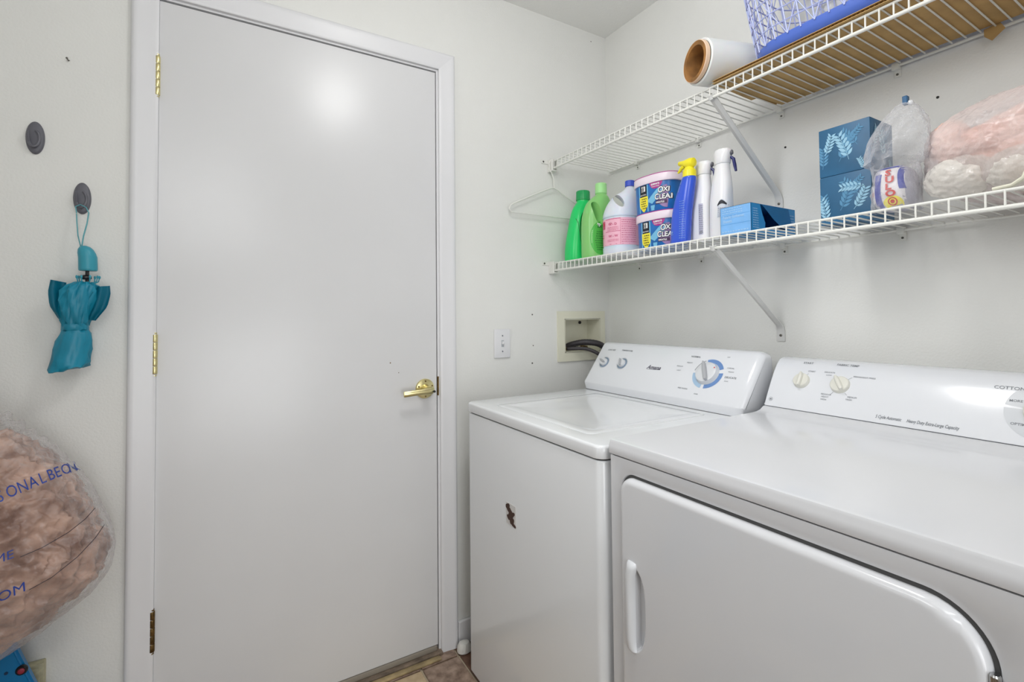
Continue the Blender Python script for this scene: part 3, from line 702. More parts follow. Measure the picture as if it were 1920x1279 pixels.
# ---------------------------------------------------------------- wire shelves
RW = .0026
def wire_shelf(zt, y0, y1, xf, label, braces):
    """zt: top of the front rail's centre line"""
    t = thing('wire_shelf', (-.16, (y0+y1)/2, zt), label, 'wire shelf', 'white wire shelves on the right wall')
    lip = .0295; xb = -.012
    n = int((y0-y1)/.0254)
    for nm, x, z, r in (('front_rail', xf, zt, .0030), ('lip_rail', xf-.002, zt-lip, .0042), ('back_rail', xb, zt-.004, .0034)):
        bm = B(); tube(bm, [(x, y0, z), (x, y1, z)], r, 10); obj(nm, bm, wirem, t)
    me = None
    for k in range(n+1):
        y = y0-.004-k*.0254
        if y < y1+.002: break
        if me is None:
            bm = B(); tube(bm, [(xb-.004, 0, zt), (xf+.004, 0, zt+.0022), (xf-.0010, 0, zt+.0015), (xf-.0030, 0, zt-.003), (xf-.0040, 0, zt-lip)], .0018, 7)
            c = obj('cross_wire', bm, wirem, t); me = c.data
            me.transform(Matrix.Translation((0, ORG[t.name].y, 0)))
        else:
            c = bpy.data.objects.new('cross_wire', me); COL.objects.link(c); c.parent = t
        c.location = (0, y-ORG[t.name].y, 0)
    # end bracket on the door wall
    bm = B(); z = zt-.012
    box(bm, xf-.012, xf-.006, -.034, -.0002, z-.026, z+.020, .0015, 1); box(bm, xf+.010, xf+.014, -.034, -.0002, z-.026, z+.020, .0012, 1); box(bm, xf-.012, xf+.014, -.034, -.0002, z-.030, z-.024, .0015, 1)
    box(bm, xf-.044, xf-.010, -.003, -.0002, z+.004, z+.020, .001, 1)
    e = obj('end_bracket', bm, wirem, t)
    bm = B(); screw_head(bm, (xf-.034, -.003, z+.012), (0, -1, 0), .0038); obj('screw', bm, steel, e)
    # wall clips
    y = y0-.16
    while y > y1:
        bm = B(); box(bm, -.018, -.0002, y-.008, y+.008, zt-.014, zt+.004, .002, 2); box(bm, -.004, -.0002, y-.008, y+.008, zt-.03, zt-.010, .0015, 1)
        cl = obj('wall_clip', bm, wirem, t); bm = B(); screw_head(bm, (-.004, y, zt-.023), (-1, 0, 0), .003); obj('screw', bm, steel, cl)
        y -= .30
    for yb, zf in braces:
        top = Vector((xf+.001, yb, zt-lip-.003)); bot = Vector((-.012, yb, zf+.035)); d_ = (bot-top).normalized(); nrm = Vector((0, 1, 0)).cross(d_).normalized()
        secs = []
        for p, w_ in ((top-d_*.012, .011), (top+d_*.01, .011), (top+d_*.05, .0105), (bot-d_*.03, .0105), (bot, .0105), (Vector((-.003, yb, zf+.022)), .012), (Vector((-.003, yb, zf-.002)), .012), (Vector((-.003, yb, zf-.010)), .012)):
            th = nrm*.0011 if p.x < -.0035 else Vector((.0011, 0, 0))
            if th.dot(Vector((1, 0, 0))) < 0: th = -th
            cr = 0 if p.x > -.0035 else .0035
            q = -th.normalized()*cr
            secs.append([p+Vector((0, w_, 0))+th+q*0-q, p+th, p+Vector((0, -w_, 0))+th-q, p+Vector((0, -w_, 0))-th-q, p-th, p+Vector((0, w_, 0))-th-q])
        bm = B(); loft(bm, secs); bmesh.ops.recalc_face_normals(bm, faces=bm.faces); br = obj('brace', bm, bracem, t, smooth=30)
        bm = B(); screw_head(bm, (-.004, yb, zf+.008), (-1, 0, 0), .0042); obj('screw', bm, steel, br)
        bm = B(); tube(bm, [(xf-.010, yb, zt-lip+.002), (xf-.006, yb, zt-lip-.006), (xf+.004, yb, zt-lip-.006), (xf+.006, yb, zt-lip+.004)], .006, 8, flat=.3); obj('brace_clip', bm, bracem, br)
    return t
wire_shelf(1.3866, -.030, -2.05, -.313, 'lower white wire shelf holding the detergents and bags', [(-.772, 1.100), (-1.75, 1.10)])
wire_shelf(1.8045, -.030, -2.05, -.313, 'upper white wire shelf holding the basket and cardboard', [(-.776, 1.505), (-1.75, 1.51)])
for (y, z, lab) in [(-.798, 1.683, 'dark screw in the shelf wall beneath the cardboard'), (-1.168, 1.693, 'dark screw in the shelf wall beneath the right end of the upper shelf'), (-.088, 1.700, 'dark screw in the shelf wall above the green bottles')]:
    bm = B(); screw_head(bm, (-.0005, y, z), (-1, 0, 0), .0032); obj('wall_screw', bm, dark, cat='screw', label=lab)

ZL, ZU = 1.3906, 1.8087

# ---------------------------------------------------------------- things on the lower shelf
def bottle(name, spec, m, parent, N=48, rot=0, lab=None, smooth=50):
    """spec rows: z above shelf, cx, cy, half x, half y, exponent"""
    bm = B(); loft(bm, [sec(c[1], c[2], ZL+c[0], c[3], c[4], c[5], N, rot) for c in spec]); return obj(name, bm, m, parent, lab, smooth=smooth)
def smooth_spec(rows, k=5):
    out = []
    for i in range(len(rows)-1):
        p0, p1, p2, p3 = [rows[max(0, min(len(rows)-1, i+j))] for j in (-1, 0, 1, 2)]
        for t in [j/k for j in range(k)]:
            out.append(tuple(.5*((2*b)+(-a+c)*t+(2*a-5*b+4*c-d_)*t*t+(-a+3*b-3*c+d_)*t*t*t) for a, b, c, d_ in zip(p0, p1, p2, p3)))
    out.append(rows[-1]); return out
def cutter(c, ax, rx, rz, L, tilt=0):
    """elliptical hole cutter through c along horizontal axis ax"""
    ax = Vector(ax).normalized(); u = Vector((0, 0, 1)).cross(ax).normalized(); v = Vector((0, 0, 1)); c = Vector(c)
    u2 = u*math.cos(tilt)+v*math.sin(tilt); v2 = -u*math.sin(tilt)+v*math.cos(tilt)
    bm = B(); secs = []
    for s_ in (-1, -.5, -.25, 0, .25, .5, 1):
        q = 1+.5*abs(s_)**2*2
        secs.append([c+ax*L*s_+u2*rx*q*math.cos(t)+v2*rz*q*math.sin(t) for t in [2*math.pi*k/28 for k in range(28)]])
    loft(bm, secs); bmesh.ops.recalc_face_normals(bm, faces=bm.faces); me = bpy.data.meshes.new('c'); bm.to_mesh(me); bm.free()
    o = bpy.data.objects.new('c', me); COL.objects.link(o); return o
def cut(o, c, ax, rx, rz, L, tilt=0):
    root = o.parent; k = cutter(Vector(c), ax, rx, rz, L, tilt); k.location = -origin(o)
    par = o.parent; o.parent = None; bpy.context.view_layer.update(); bool_cut(o, k); o.parent = par

# dark green detergent bottle, first from the left
g1 = thing('detergent_bottle', (-.22, -.09, ZL), 'dark green detergent bottle with ribbed green cap at the left end of the shelf', 'bottle', 'green detergent bottles')
gb = bottle('bottle_body', smooth_spec([(0, -.225, -.088, .064, .040, 3), (.004, -.225, -.088, .068, .044, 3), (.06, -.225, -.088, .066, .044, 3), (.13, -.222, -.090, .058, .040, 2.8), (.18, -.218, -.088, .050, .036, 2.6), (.215, -.214, -.086, .042, .031, 2.3), (.238, -.210, -.086, .031, .027, 2), (.244, -.210, -.086, .026, .026, 2), (.252, -.210, -.086, .026, .026, 2)]), green1, g1)
cut(gb, (-.243, -.09, ZL+.132), (0, 1, 0), .0125, .052, .06, .12)
bm = B(); secs = []
for h, r in ((.250, .0255), (.251, .0285), (.286, .0275), (.289, .0255), (.2895, .018)):
    secs.append([Vector((-.210+r*(1+.012*math.cos(24*t))*math.cos(t), -.086+r*(1+.012*math.cos(24*t))*math.sin(t), ZL+h)) for t in [2*math.pi*k/96 for k in range(96)]])
loft(bm, secs); obj('cap', bm, green1c, g1)
bm = B(); tube(bm, [(-.2928, -.088, ZL+.003), (-.2938, -.088, ZL+.03), (-.2925, -.088, ZL+.058)], .0009, 6); gbb = bvh_of(gb)
Dec((-.20, -.40, ZL), (-1, 0, 0), (0, 0, 1), (0, 1, 0), gbb, .0004).line([(.093-.02, .20), (.064, .15), (.062, .09), (.054, .068), (.04, .06), (.03, .075)], .0016).done('mould_seam', gdark, g1); bm.free()
# pale green bottle
g2 = thing('detergent_bottle', (-.215, -.195, ZL), 'pale green detergent bottle between the dark green bottle and the pink-labelled jug', 'bottle', 'green detergent bottles')
gb = bottle('bottle_body', smooth_spec([(0, -.222, -.190, .062, .040, 3), (.004, -.222, -.188, .067, .0415, 3), (.06, -.222, -.188, .068, .042, 3), (.13, -.222, -.188, .068, .042, 2.8), (.175, -.222, -.190, .064, .040, 2.6), (.215, -.218, -.191, .052, .034, 2.4), (.240, -.210, -.193, .034, .028, 2.1), (.250, -.208, -.193, .0225, .0225, 2), (.256, -.208, -.193, .0225, .0225, 2)]), green2, g2)
cut(gb, (-.256, -.190, ZL+.176), (0, 1, 0), .0125, .036, .06, -.25)
bm = B(); lathe(bm, [(.021, .256), (.0228, .2565), (.0222, .293), (.020, .296), (.012, .2965)], (-.208, -.193, ZL), n=40); obj('cap', bm, green2c, g2)
gbb = bvh_of(gb); D = lambda off=.0006: Dec((-.29, -.40, ZL), (1, 0, 0), (0, 0, 1), (0, 1, 0), gbb, off)
D().grid(lambda i, j: (.052+.046*(i*2-1)*math.sqrt(max(0, 1-abs(j*2-1)**2.6)), .075+.066*(j*2-1)), 10, 16).done('label', glab, g2)
d = D(.0011)
for k in range(9): d.scribble(.020+.004*abs(k-4)*.5, .030+k*.0085, .06, .0045)
d.text('2X', .03, .115, .016, .0004); d.done('label_print', gdark, g2)
D(.0012).ring(.040, .128, 0, .009, n=20).done('badge', white, g2)
# jug with pink label
j = thing('bleach_jug', (-.19, -.295, ZL), 'translucent white jug with pink label and blue cap, beside the pale green bottle', 'jug')
jb = bottle('jug_body', smooth_spec([(0, -.195, -.298, .068, .060, 2.4), (.005, -.195, -.298, .074, .065, 2.4), (.03, -.195, -.298, .0745, .0655, 2.4), (.035, -.195, -.298, .073, .064, 2.4), (.135, -.195, -.298, .073, .064, 2.4), (.141, -.195, -.298, .0745, .0655, 2.4), (.165, -.195, -.299, .071, .063, 2.3), (.195, -.193, -.303, .062, .056, 2.2), (.222, -.19, -.310, .046, .043, 2.1), (.240, -.187, -.322, .024, .024, 2), (.252, -.187, -.327, .015, .015, 2), (.258, -.187, -.328, .0145, .0145, 2)]), jug, j)
cut(jb, (-.212, -.293, ZL+.203), (.72, .69, 0), .0115, .026, .10, -.62)
bm = B(); secs = []
for h, r in ((.255, .0165), (.256, .0178), (.275, .0174), (.277, .015)):
    secs.append([Vector((-.187+r*(1+.02*math.cos(20*t))*math.cos(t), -.328+r*(1+.02*math.cos(20*t))*math.sin(t), ZL+h)) for t in [2*math.pi*k/80 for k in range(80)]])
loft(bm, secs); obj('cap', bm, capb, j)
bm = B(); secs = [sec(-.195, -.298, ZL+h, .0737, .0647, 2.4, 48) for h in (.036, .134)]; loft(bm, secs, False, False); jl = obj('label', bm, pinkl, j)
jbv = bvh_of(jl); D = lambda off=.0006: Dec((-.50, -.10, ZL), (.62, -.785, 0), (0, 0, 1), (.785, .62, 0), jbv, off)
# a runs to the right as seen from the camera, the label's middle near a=.345
d = D(); a0, a1, am = .262, .398, .345
d.line([(a0, .131), (am, .131)], .0022); d.line([(a0, .086), (am, .086)], .0018); d.line([(a0, .040), (a1, .040)], .0012); d.line([(am, .038), (am, .134)], .0009, sub=2); d.line([(am, .134), (a1, .134)], .0009)
for k in range(3): d.line([(.308+.006*math.cos(q_*.5), .112+.006*math.sin(q_*.5)) for q_ in range(0, 6)], .0012, sub=1)
d.text('W - D', .300, .108, .012, .0003); d.text('W - W', .300, .065, .012, .0003); d.rect(.272, .286, .098, .127, 4)
for k in range(11): d.scribble(am+.004, .046+k*.0078, .046, .0035)
for k in range(3): d.scribble(.296, .090+k*.005, .042, .003)
for k in range(2): d.scribble(.296, .050+k*.005, .042, .003)
d.done('label_print', pinkd, j)
d = D(.0010); d.text('D', .268, .108, .022, .0008); d.text('C', .270, .066, .016, .0006); d.done('label_print', redt, j)

# the two tubs of oxygen powder
def tub(cx, cy, z, lab):
    t = thing('powder_tub', (cx, cy, z), lab, 'tub', 'stacked blue and white powder tubs')
    bm = B(); loft(bm, [sec(cx, cy, z+h, .062*q, .086*q, 2.7, 56) for h, q in ((0, .93), (.003, .955), (.05, .98), (.102, 1.0))]); b = obj('tub_body', bm, tubb, t)
    bm = B(); loft(bm, [sec(cx, cy, z+h, .062*q, .086*q, 2.7, 56) for h, q in ((.096, 1.0), (.096, 1.055), (.098, 1.07), (.1215, 1.055), (.1225, 1.045), (.1225, .98), (.1205, .96))]); l = obj('lid', bm, tublid, t)
    bm = B(); loft(bm, [sec(cx, cy, z+h, .062*q, .086*q, 2.7, 56) for h, q in ((.1213, 1.058), (.1228, 1.060), (.1240, 1.045), (.1240, .99), (.1225, .985), (.1213, .99))], False, False); obj('lid_rim', bm, magenta, l)
    bv = bvh_of(b); D = lambda off=.0006: Dec((-.45, 0, z), (0, -1, 0), (0, 0, 1), (1, 0, 0), bv, off); c = -cy
    c += .006
    D().rect(c-.047, c-.042, .004, .094, 3).rect(c-.003-.006, c-.004, .004, .094, 3).done('pale_stripe', palecyan, b)
    D(.0008).rect(c-.040, c-.010, .055, .094, 8).done('black_panel', black, b)
    D(.0009).grid(lambda i, j: (c-.025+(.5+.5*min(1, j*2.2))**.8*.0195*(i*2-1)*(1 if j > .35 else (j/.35)**.6), .004+.052*j), 8, 12).done('yellow_panel', yellowp, b)
    d = D(.0012); d.rect(c-.034, c-.016, .073, .0905, 4); d.text('MAX FORCE', c-.0385, .060, .0055, .0001, sx=.9); d.done('white_print', white, b)
    d = D(.0014); d.text('UZ', c-.0335, .0815, .0095, .0003); d.text('OZ', c-.0335, .0745, .0085, .0003)
    for k in range(5): d.scribble(c-.036+.002*abs(k-2), .016+k*.0078, .022, .0045)
    d.done('black_print', black, b)
    D(.0007).grid(lambda i, j: (c+.002+.050*i, .0965-.022*(1-abs(i*2-1)**2.8)**.8*(1-j)), 16, 5).done('magenta_badge', magenta, b)
    d = D(.0012); d.text('ELIMINATE', c+.0105, .0865, .0082, .0003, sx=.8); d.text('TOUGH STAINS', c+.012, .0795, .0052, .0001, sx=.8); d.done('white_print', white, b)
    D(.0007).grid(lambda i, j: (c+.004+.05*i-.014*j+.008*(1-j), .026+.040*i+.012*j), 8, 3).done('pale_streak', palecyan, b)
    D(.0009).ring(c+.066, .045, 0, .034, 95, 262, 24, sy=1.1).done('orange_swirl', mat('swirl', (150, 120, 170), .4) if 'swirl' not in MATS else MATS['swirl'], b)
    for off, m_, bo in ((.0013, black, .0022), (.0017, white, .0006)):
        d = D(off); d.text('O', c+.036, .058, .027, bo, .1, sx=.8); d.text('XI', c+.053, .060, .021, bo, .1, sx=.8); d.text('C', c+.024, .037, .026, bo, .1, sx=.8); d.text('LEAN', c+.040, .037, .022, bo, .1, sx=.8); d.done('brand_lettering', m_, b)
    D(.0013).rect(c+.026, c+.062, .022, .033, 6).done('black_pill', mat('pill', (70, 40, 80), .4) if 'pill' not in MATS else MATS['pill'], b)
    d = D(.0017); d.text('VERSATILE', c+.028, .0245, .0072, .0002, sx=.8); d.done('white_print', white, b)
    D(.0010).grid(lambda i, j: (c+.006+.016*i+(.003 if j < .5 else 0)*(.5-i), .004+.017*j), 3, 3).done('bottle_picture', palecyan, b)
    return t
tub(-.197, -.489, ZL, 'blue powder tub with white lid standing on the shelf, lower of the two')
tub(-.197, -.481, ZL+.1242, 'blue powder tub with magenta-rimmed lid stacked on top of the other tub')

# blue bottle with yellow nozzle
b1 = thing('spray_bottle', (-.255, -.632, ZL), 'blue cleaner bottle with bright yellow trigger nozzle, in front of the tubs', 'bottle')
rows = smooth_spec([(0, -.283, -.634, .019, .027, 2.6), (.004, -.283, -.634, .0215, .030, 2.6), (.04, -.283, -.636, .0215, .031, 2.6), (.085, -.283, -.640, .0215, .031, 2.5), (.125, -.283, -.649, .0215, .029, 2.4), (.16, -.282, -.658, .0205, .0255, 2.2), (.188, -.280, -.665, .0195, .0215, 2.1), (.196, -.279, -.667, .0178, .0185, 2)])
bb = bottle('bottle_body', rows, blueb, b1)
bm = B(); lathe(bm, [(.0185, .194), (.0195, .195), (.0195, .213), (.017, .216), (.0125, .224)], (-.279, -.667, ZL), n=28); tr = obj('trigger_collar', bm, yel, b1)
bm = B(); loft(bm, [[Vector((-.279+w*math.cos(t), y+.004*math.sin(t)*0, z+h*math.sin(t))) for t in [2*math.pi*k/16 for k in range(16)]] for y, z, w, h in ((-.687, ZL+.236, .007, .006), (-.684, ZL+.236, .0125, .013), (-.671, ZL+.235, .0135, .0165), (-.658, ZL+.236, .0125, .014), (-.648, ZL+.240, .009, .009), (-.633, ZL+.243, .0085, .0075), (-.630, ZL+.243, .0065, .006))]); obj('nozzle_head', bm, yel, b1)
bm = B(); tube(bm, [(-.279, -.649, ZL+.232), (-.279, -.639, ZL+.228), (-.279, -.631, ZL+.220), (-.279, -.625, ZL+.217)], .005, 8, rr=[.007, .006, .0045, .003]); obj('trigger', bm, yel, b1)
bv = bvh_of(bb); D = lambda off=.0006: Dec((-.45, 0, ZL), (0, -1, 0), (0, 0, 1), (1, 0, 0), bv, off)
d = D()
for k in range(17): d.scribble(.6455+.0003*k, .012+k*.0068, .016, .0034)
d.text('toilet cleaner', .646, .150, .009, .0001, rot=72); d.done('label_print', bluel, b1)
D().ring(.619, .033, 0, .0035, n=14).rect(.613, .625, .0255, .027, 2).done('label_print', bluel, b1)

# two white trigger bottles with navy triggers
def white_spray(cx, cy, h, lab, first):
    t = thing('spray_bottle', (cx, cy, ZL), lab, 'bottle', 'white trigger spray bottles')
    k = h/.235
    rows = smooth_spec([(0, cx, cy, .023, .028, 2.8), (.004, cx, cy, .026, .0308, 2.8), (.05*k, cx, cy, .026, .0308, 2.8), (.10*k, cx, cy-.0005, .026, .0300, 2.7), (.14*k, cx, cy-.003, .023, .0285, 2.3), (.17*k, cx, cy-.0045, .020, .0235, 2.1), (.195*k, cx, cy-.006, .018, .0205, 2)])
    b = bottle('bottle_body', rows, wbot, t)
    bm = B(); z0 = ZL+.195*k; q = h-.195*k
    loft(bm, [sec(cx, cy-.006-s_, z0+q*f, bx, ay, 2.2, 32) for f, s_, bx, ay in ((-.02, 0, .0195, .0215), (0, 0, .020, .022), (.30, .001, .0200, .0225), (.5, .002, .0205, .025), (.72, .003, .0198, .0265), (.9, .002, .0165, .022), (1, .001, .008, .011))])
    hd = obj('spray_head', bm, wbot, t)
    bm = B(); y0 = cy-.030
    tube(bm, [(cx+.006, y0+.004, z0+q*.42), (cx+.008, y0-.006, z0+q*.2), (cx+.008, y0-.010, z0-q*.25), (cx+.008, y0-.013, z0-q*.62)], .005, 10, rr=[.0055, .0065, .0062, .0045], flat=.7); obj('trigger', bm, navy, hd)
    bm = B(); lathe(bm, [(.008, 0), (.0085, .004), (.006, .010)], (cx+.002, y0+.003, z0+q*.62), (.3, -1, 0), 14); obj('nozzle', bm, greyplastic, hd)
    bv = bvh_of(b); D = lambda off=.0006: Dec((-.45, 0, ZL), (0, -1, 0), (0, 0, 1), (1, 0, 0), bv, off); a = -cy
    if first:
        D().rect(a+.006, a+.019, .020, .112, 4).done('label', mat('grey_label', (176, 176, 196), .4), t)
        d = D(.001)
        for i in range(14): d.scribble(a+.008, .024+i*.0062, .012, .0032)
        d.ring(a+.0135, .027, .002, .0042, n=14); d.done('label_print', pgrey, t)
    else:
        D().grid(lambda i, j: (a+.004+.028*i, .060+(.05*(1-(i*2-1)**2)**.5+.002)*j+.0), 8, 6).done('label', mat('label_pale', (200, 206, 214), .4), t)
        d = D(.001); d.grid(lambda i, j: (a+.006+.024*i, .092+.006*math.sin(math.pi*i)+.011*j*math.sin(math.pi*(.12+.8*i))), 8, 3); d.done('label_arch', black, t)
        d = D(.0012)
        for i in range(5): d.scribble(a+.008, .063+i*.0055, .02, .003)
        d.done('label_print', greylab, t)
    return t
white_spray(-.236, -.6775, .244, 'white trigger spray bottle with a grey label strip, beside the blue bottle', True)
white_spray(-.238, -.7435, .262, 'taller white trigger spray bottle with a black-arched label, behind the blue box', False)

# blue cardboard box of dryer sheets, torn open on its right side
bx = thing('dryer_sheet_box', (-.175, -.808, ZL), 'light blue cardboard box with a torn side, right of the white spray bottles', 'box')
X0, X1, Y0, Y1, Z0, Z1 = -.291, -.085, -.868, -.777, ZL, ZL+.077
bm = B(); t_ = .0008
box(bm, X0, X1, Y0, Y1, Z0, Z0+t_); box(bm, X0, X1, Y0, Y1, Z1-t_, Z1); box(bm, X0, X0+t_, Y0, Y1, Z0, Z1, mi=1); box(bm, X1-t_, X1, Y0, Y1, Z0, Z1); box(bm, X0, X1, Y1-t_, Y1, Z0, Z1)
yq = Y0
def quad(bm, pts, mi=0, th=.0008):
    a = [bm.verts.new(p) for p in pts]; b = [bm.verts.new(Vector(p)+Vector((0, th, 0))) for p in pts]; n = len(pts)
    fs = [bm.faces.new(a), bm.faces.new(b[::-1])]+[bm.faces.new((a[i], b[i], b[(i+1) % n], a[(i+1) % n])) for i in range(n)]
    for f in fs: f.material_index = mi
quad(bm, [(X0, yq, Z0), (-.232, yq, Z0), (-.228, yq, Z0+.028), (-.240, yq, Z0+.050), (-.251, yq, Z1), (X0, yq, Z1)]); quad(bm, [(-.232, yq, Z0), (X1, yq, Z0), (X1, yq, Z0+.012), (-.228, yq, Z0+.016)])
quad(bm, [(-.135, yq, Z0+.012), (X1, yq, Z0+.012), (X1, yq, Z1), (-.135, yq, Z1)])
bmesh.ops.recalc_face_normals(bm, faces=bm.faces); bo = obj('carton', bm, [boxb2, boxb], bx, smooth=0)
bm = B(); n = 8
fl = [[Vector((x, yq-.0012-.010*(1-f)**1.5-.006*math.sin(3*f)*0, Z1-.0005-(Z1-Z0)*(1-f)*.78*(1 if x > -.215 else 1))) for f in [k/n for k in range(n+1)]] for x in (-.243, -.225, -.205, -.18, -.15, -.120)]
for i, col_ in enumerate(fl):
    lim = [.02, .30, .62, .88, .95, .9][i]
    for k, p in enumerate(col_):
        f = k/n; p.z = Z1-.0005-(Z1-Z0)*(1-f)*.80*lim; p.y = yq-.0012-.012*(1-f)*lim
V = [[bm.verts.new(p) for p in c] for c in fl]
for i in range(len(V)-1):
    for k in range(n): bm.faces.new((V[i][k], V[i][k+1], V[i+1][k+1], V[i+1][k]))
r_ = bmesh.ops.solidify(bm, geom=bm.faces[:], thickness=.0007); obj('torn_flap', bm, boxb2, bo, smooth=30)
bm = B(); box(bm, -.205, -.10, -.852, -.79, Z0+.001, Z0+.020, .002, 1); obj('sheets', bm, mat('sheets_white', (222, 218, 216), .7, bump=.4), bo)
Df = lambda: Dec((X0, 0, Z0), (0, -1, 0), (0, 0, 1), (1, 0, 0), None, .0004)
d = Df(); d.text('Fabric Softener', .785, .045, .0105, .0003); d.text('Sheets', .785, .034, .0105, .0003)
for k in range(3): d.scribble(.784, .058+k*.006, .06, .004)
d.scribble(.783, .008, .08, .005); d.done('front_print', boxtxt, bo)
d = Df(); d.line([(.779, .029), (.866, .029)], .0006); d.line([(.779, .052), (.866, .054)], .0005); d.done('crease', boxb2, bo)
d = Dec((X0, Y0, Z0), (1, 0, 0), (0, 0, 1), (0, 1, 0), None, .0004)
for k in range(9): d.scribble(.008, .012+k*.0062, .026-.0006*k, .004)
for k in range(5): d.scribble(.165, .025+k*.008, .035, .004)
d.done('side_print', boxtxt, bo)

# tissue boxes
def tissue(z, lab, seed):
    t = thing('tissue_box', (-.1535, -1.056, z), lab, 'tissue box', 'blue leaf-printed tissue boxes')
    x0, x1, y0, y1, z1 = -.210, -.098, -1.1105, -.9995, z+.1172
    bm = B(); box(bm, x0, x1, y0, y1, z, z1, .0015, 2); b = obj('carton', bm, tiss, t)
    bm = B(); pts = rrect(x0+.02, x1-.02, y0+.03, y1-.03, .02, 6); prism(bm, pts, ((0, 0, z1-.0004), (1, 0, 0), (0, 1, 0), (0, 0, 1)), .0006); obj('opening_film', bm, mat('slot_film', (150, 170, 180), .2) if 'slot_film' not in MATS else MATS['slot_film'], b)
    r = random.Random(seed)
    for fi, (o, u, w, W_) in enumerate((((x0, y1, z), (0, -1, 0), (1, 0, 0), .111), ((x0, y0, z), (1, 0, 0), (0, 1, 0), .112))):
        for m_, spots in ((leafp2, [(.045, .030, 60, .06), (.008, .02, 80, .05), (.085, .06, 120, .05), (.06, .075, 30, .04)]), (leafp, [(.074, .028, 52, .052), (.098, .078, 165, .050), (.014, .008, 92, .055)] if seed == 1 else [(.066, .030, 100, .066), (.014, .052, 62, .048), (.098, -.002, 100, .03)])):
            d = Dec(o, u, (0, 0, 1), w, None, .0005 if m_ is leafp else .00025)
            kz = 1
            for (a, b_, an, L) in spots:
                def pt(s_, side=0): 
                    aa = math.radians(an+18*s_-9); return (a+L*s_*math.cos(math.radians(an+10*s_)), b_+L*s_*math.sin(math.radians(an+10*s_)))
                d_pts = [pt(k/6) for k in range(7)]
                d_pts = [(min(max(p[0], .001), W_-.001), min(max(p[1], .001), .116)) for p in d_pts]; d.line(d_pts, .0011, kz, sub=1)
                for k in range(1, 7):
                    for sgn in (-1, 1):
                        px, py = pt(k/6.5); la = math.radians(an+10*k/6.5+sgn*44); LL = L*.33*(1-.35*abs(k/6.5-.45)); ww = LL*.17
                        ca, sa = math.cos(la), math.sin(la)
                        def lf(i, j, px=px, py=py, ca=ca, sa=sa, LL=LL, ww=ww):
                            s_ = LL*(.08+.92*i); w2 = ww*math.sin(math.pi*min(1, max(0, i))**.8)*(j*2-1)
                            return (min(max(px+ca*s_-sa*w2, .001), W_-.001), min(max(py+sa*s_+ca*w2, .001), .116))
                        kz += .06; d.grid(lf, 5, 1, kz)
            d.done('leaf_print', m_, b)
    return t
tissue(ZL, 'blue leaf-printed tissue box standing on the shelf, lower of the stacked pair', 1)
tissue(ZL+.1176, 'blue leaf-printed tissue box on top of the stacked pair', 2)

def nz(p, s, seed=0): return noise.noise(Vector((p[0]*s+seed*7.3, p[1]*s-seed*3.1, p[2]*s+seed*1.7)))
def ridged(p, s, seed=0, oc=3):
    v = 0; a = 1
    for k in range(oc): v += a*(1-2*abs(nz(p, s, seed+k))); s *= 1.9; a *= .5
    return v/1.75
def blob(bm, c, rad, disp, nu=96, nv=48, sup=2.3):
    c = Vector(c); R = []
    for j in range(nv+1):
        ph = math.pi*j/nv; row = []
        for i in range(nu):
            th = 2*math.pi*i/nu
            n_ = Vector((math.sin(ph)*math.cos(th), math.sin(ph)*math.sin(th), math.cos(ph)))
            q = (abs(n_.x)**sup+abs(n_.y)**sup+abs(n_.z)**sup)**(-1/sup)
            p = Vector((n_.x*q*rad[0], n_.y*q*rad[1], n_.z*q*rad[2])); p = disp(p, n_)
            row.append(bm.verts.new(c+p))
        R.append(row)
    for j in range(nv):
        for i in range(nu): bm.faces.new((R[j][i], R[j+1][i], R[j+1][(i+1) % nu], R[j][(i+1) % nu]))
    bmesh.ops.remove_doubles(bm, verts=bm.verts, dist=1e-6); bmesh.ops.recalc_face_normals(bm, faces=bm.faces); return bm

# clear bag with a printed packet in it
sb = thing('clear_bag', (-.235, -1.170, ZL), 'clear twisted plastic bag with blue clip holding a red-lettered packet, beside the tissue boxes', 'bag')
def dsp(p, n_):
    h = (p.z+.055)/.11; r_ = 1+.10*ridged(p, 28, 3)-.25*max(0, h-.7); return Vector((p.x*r_, p.y*r_, p.z))
bm = B(); blob(bm, (-.245, -1.170, ZL+.048), (.042, .033, .047), lambda p, n_: Vector((p.x*(1+.07*ridged(p, 30, 3)), p.y*(1+.05*ridged(p, 30, 4)), p.z)), 60, 36, 3.4); pk = obj('packet', bm, sulog, sb)
pv = bvh_of(pk); D = lambda off=.0008: Dec((-.45, 0, ZL), (0, -1, 0), (0, 0, 1), (1, 0, 0), pv, off)
D().grid(lambda i, j: (1.1585+.040*i, .006+.082*j), 10, 12).done('packet_panel', sulow, pk)
D(.0014).grid(lambda i, j: (1.1505+.012*i-.003*math.sin(3*j), .006+.070*j), 4, 10).grid(lambda i, j: (1.1915+.009*i-.003*math.sin(3*j), .040+.045*j), 4, 8).grid(lambda i, j: (1.148+.05*i, .0865+.004*j), 8, 2).done('packet_band', sulob, pk)
d = D(.002)
for k, ch in enumerate('SULO'): d.text(ch, 1.1685, .0705-.0145*k, .0175, .0007, sx=1.25)
d.ring(1.179, .016, 0, .0085, n=20, sy=.95); d.done('packet_lettering', sulor, pk)
D(.0017).ring(1.179, .014, 0, .0135, n=20, sx=1.2).done('packet_seal', yellowp, pk)
D(.0022).ring(1.179, .016, .004, .006, n=20).done('packet_seal_ring', yellowp, pk)
D(.0013).grid(lambda i, j: (1.137+.011*i, .018+.045*j), 3, 6).done('packet_panel', sulow, pk)
d = D(.002); d.text('PS', 1.1375, .055, .011, .0004); d.done('packet_lettering', black, pk); d = D(.002); d.text('S', 1.140, .033, .012, .0004); d.done('packet_lettering', sulor, pk)
bm = B(); secs = []
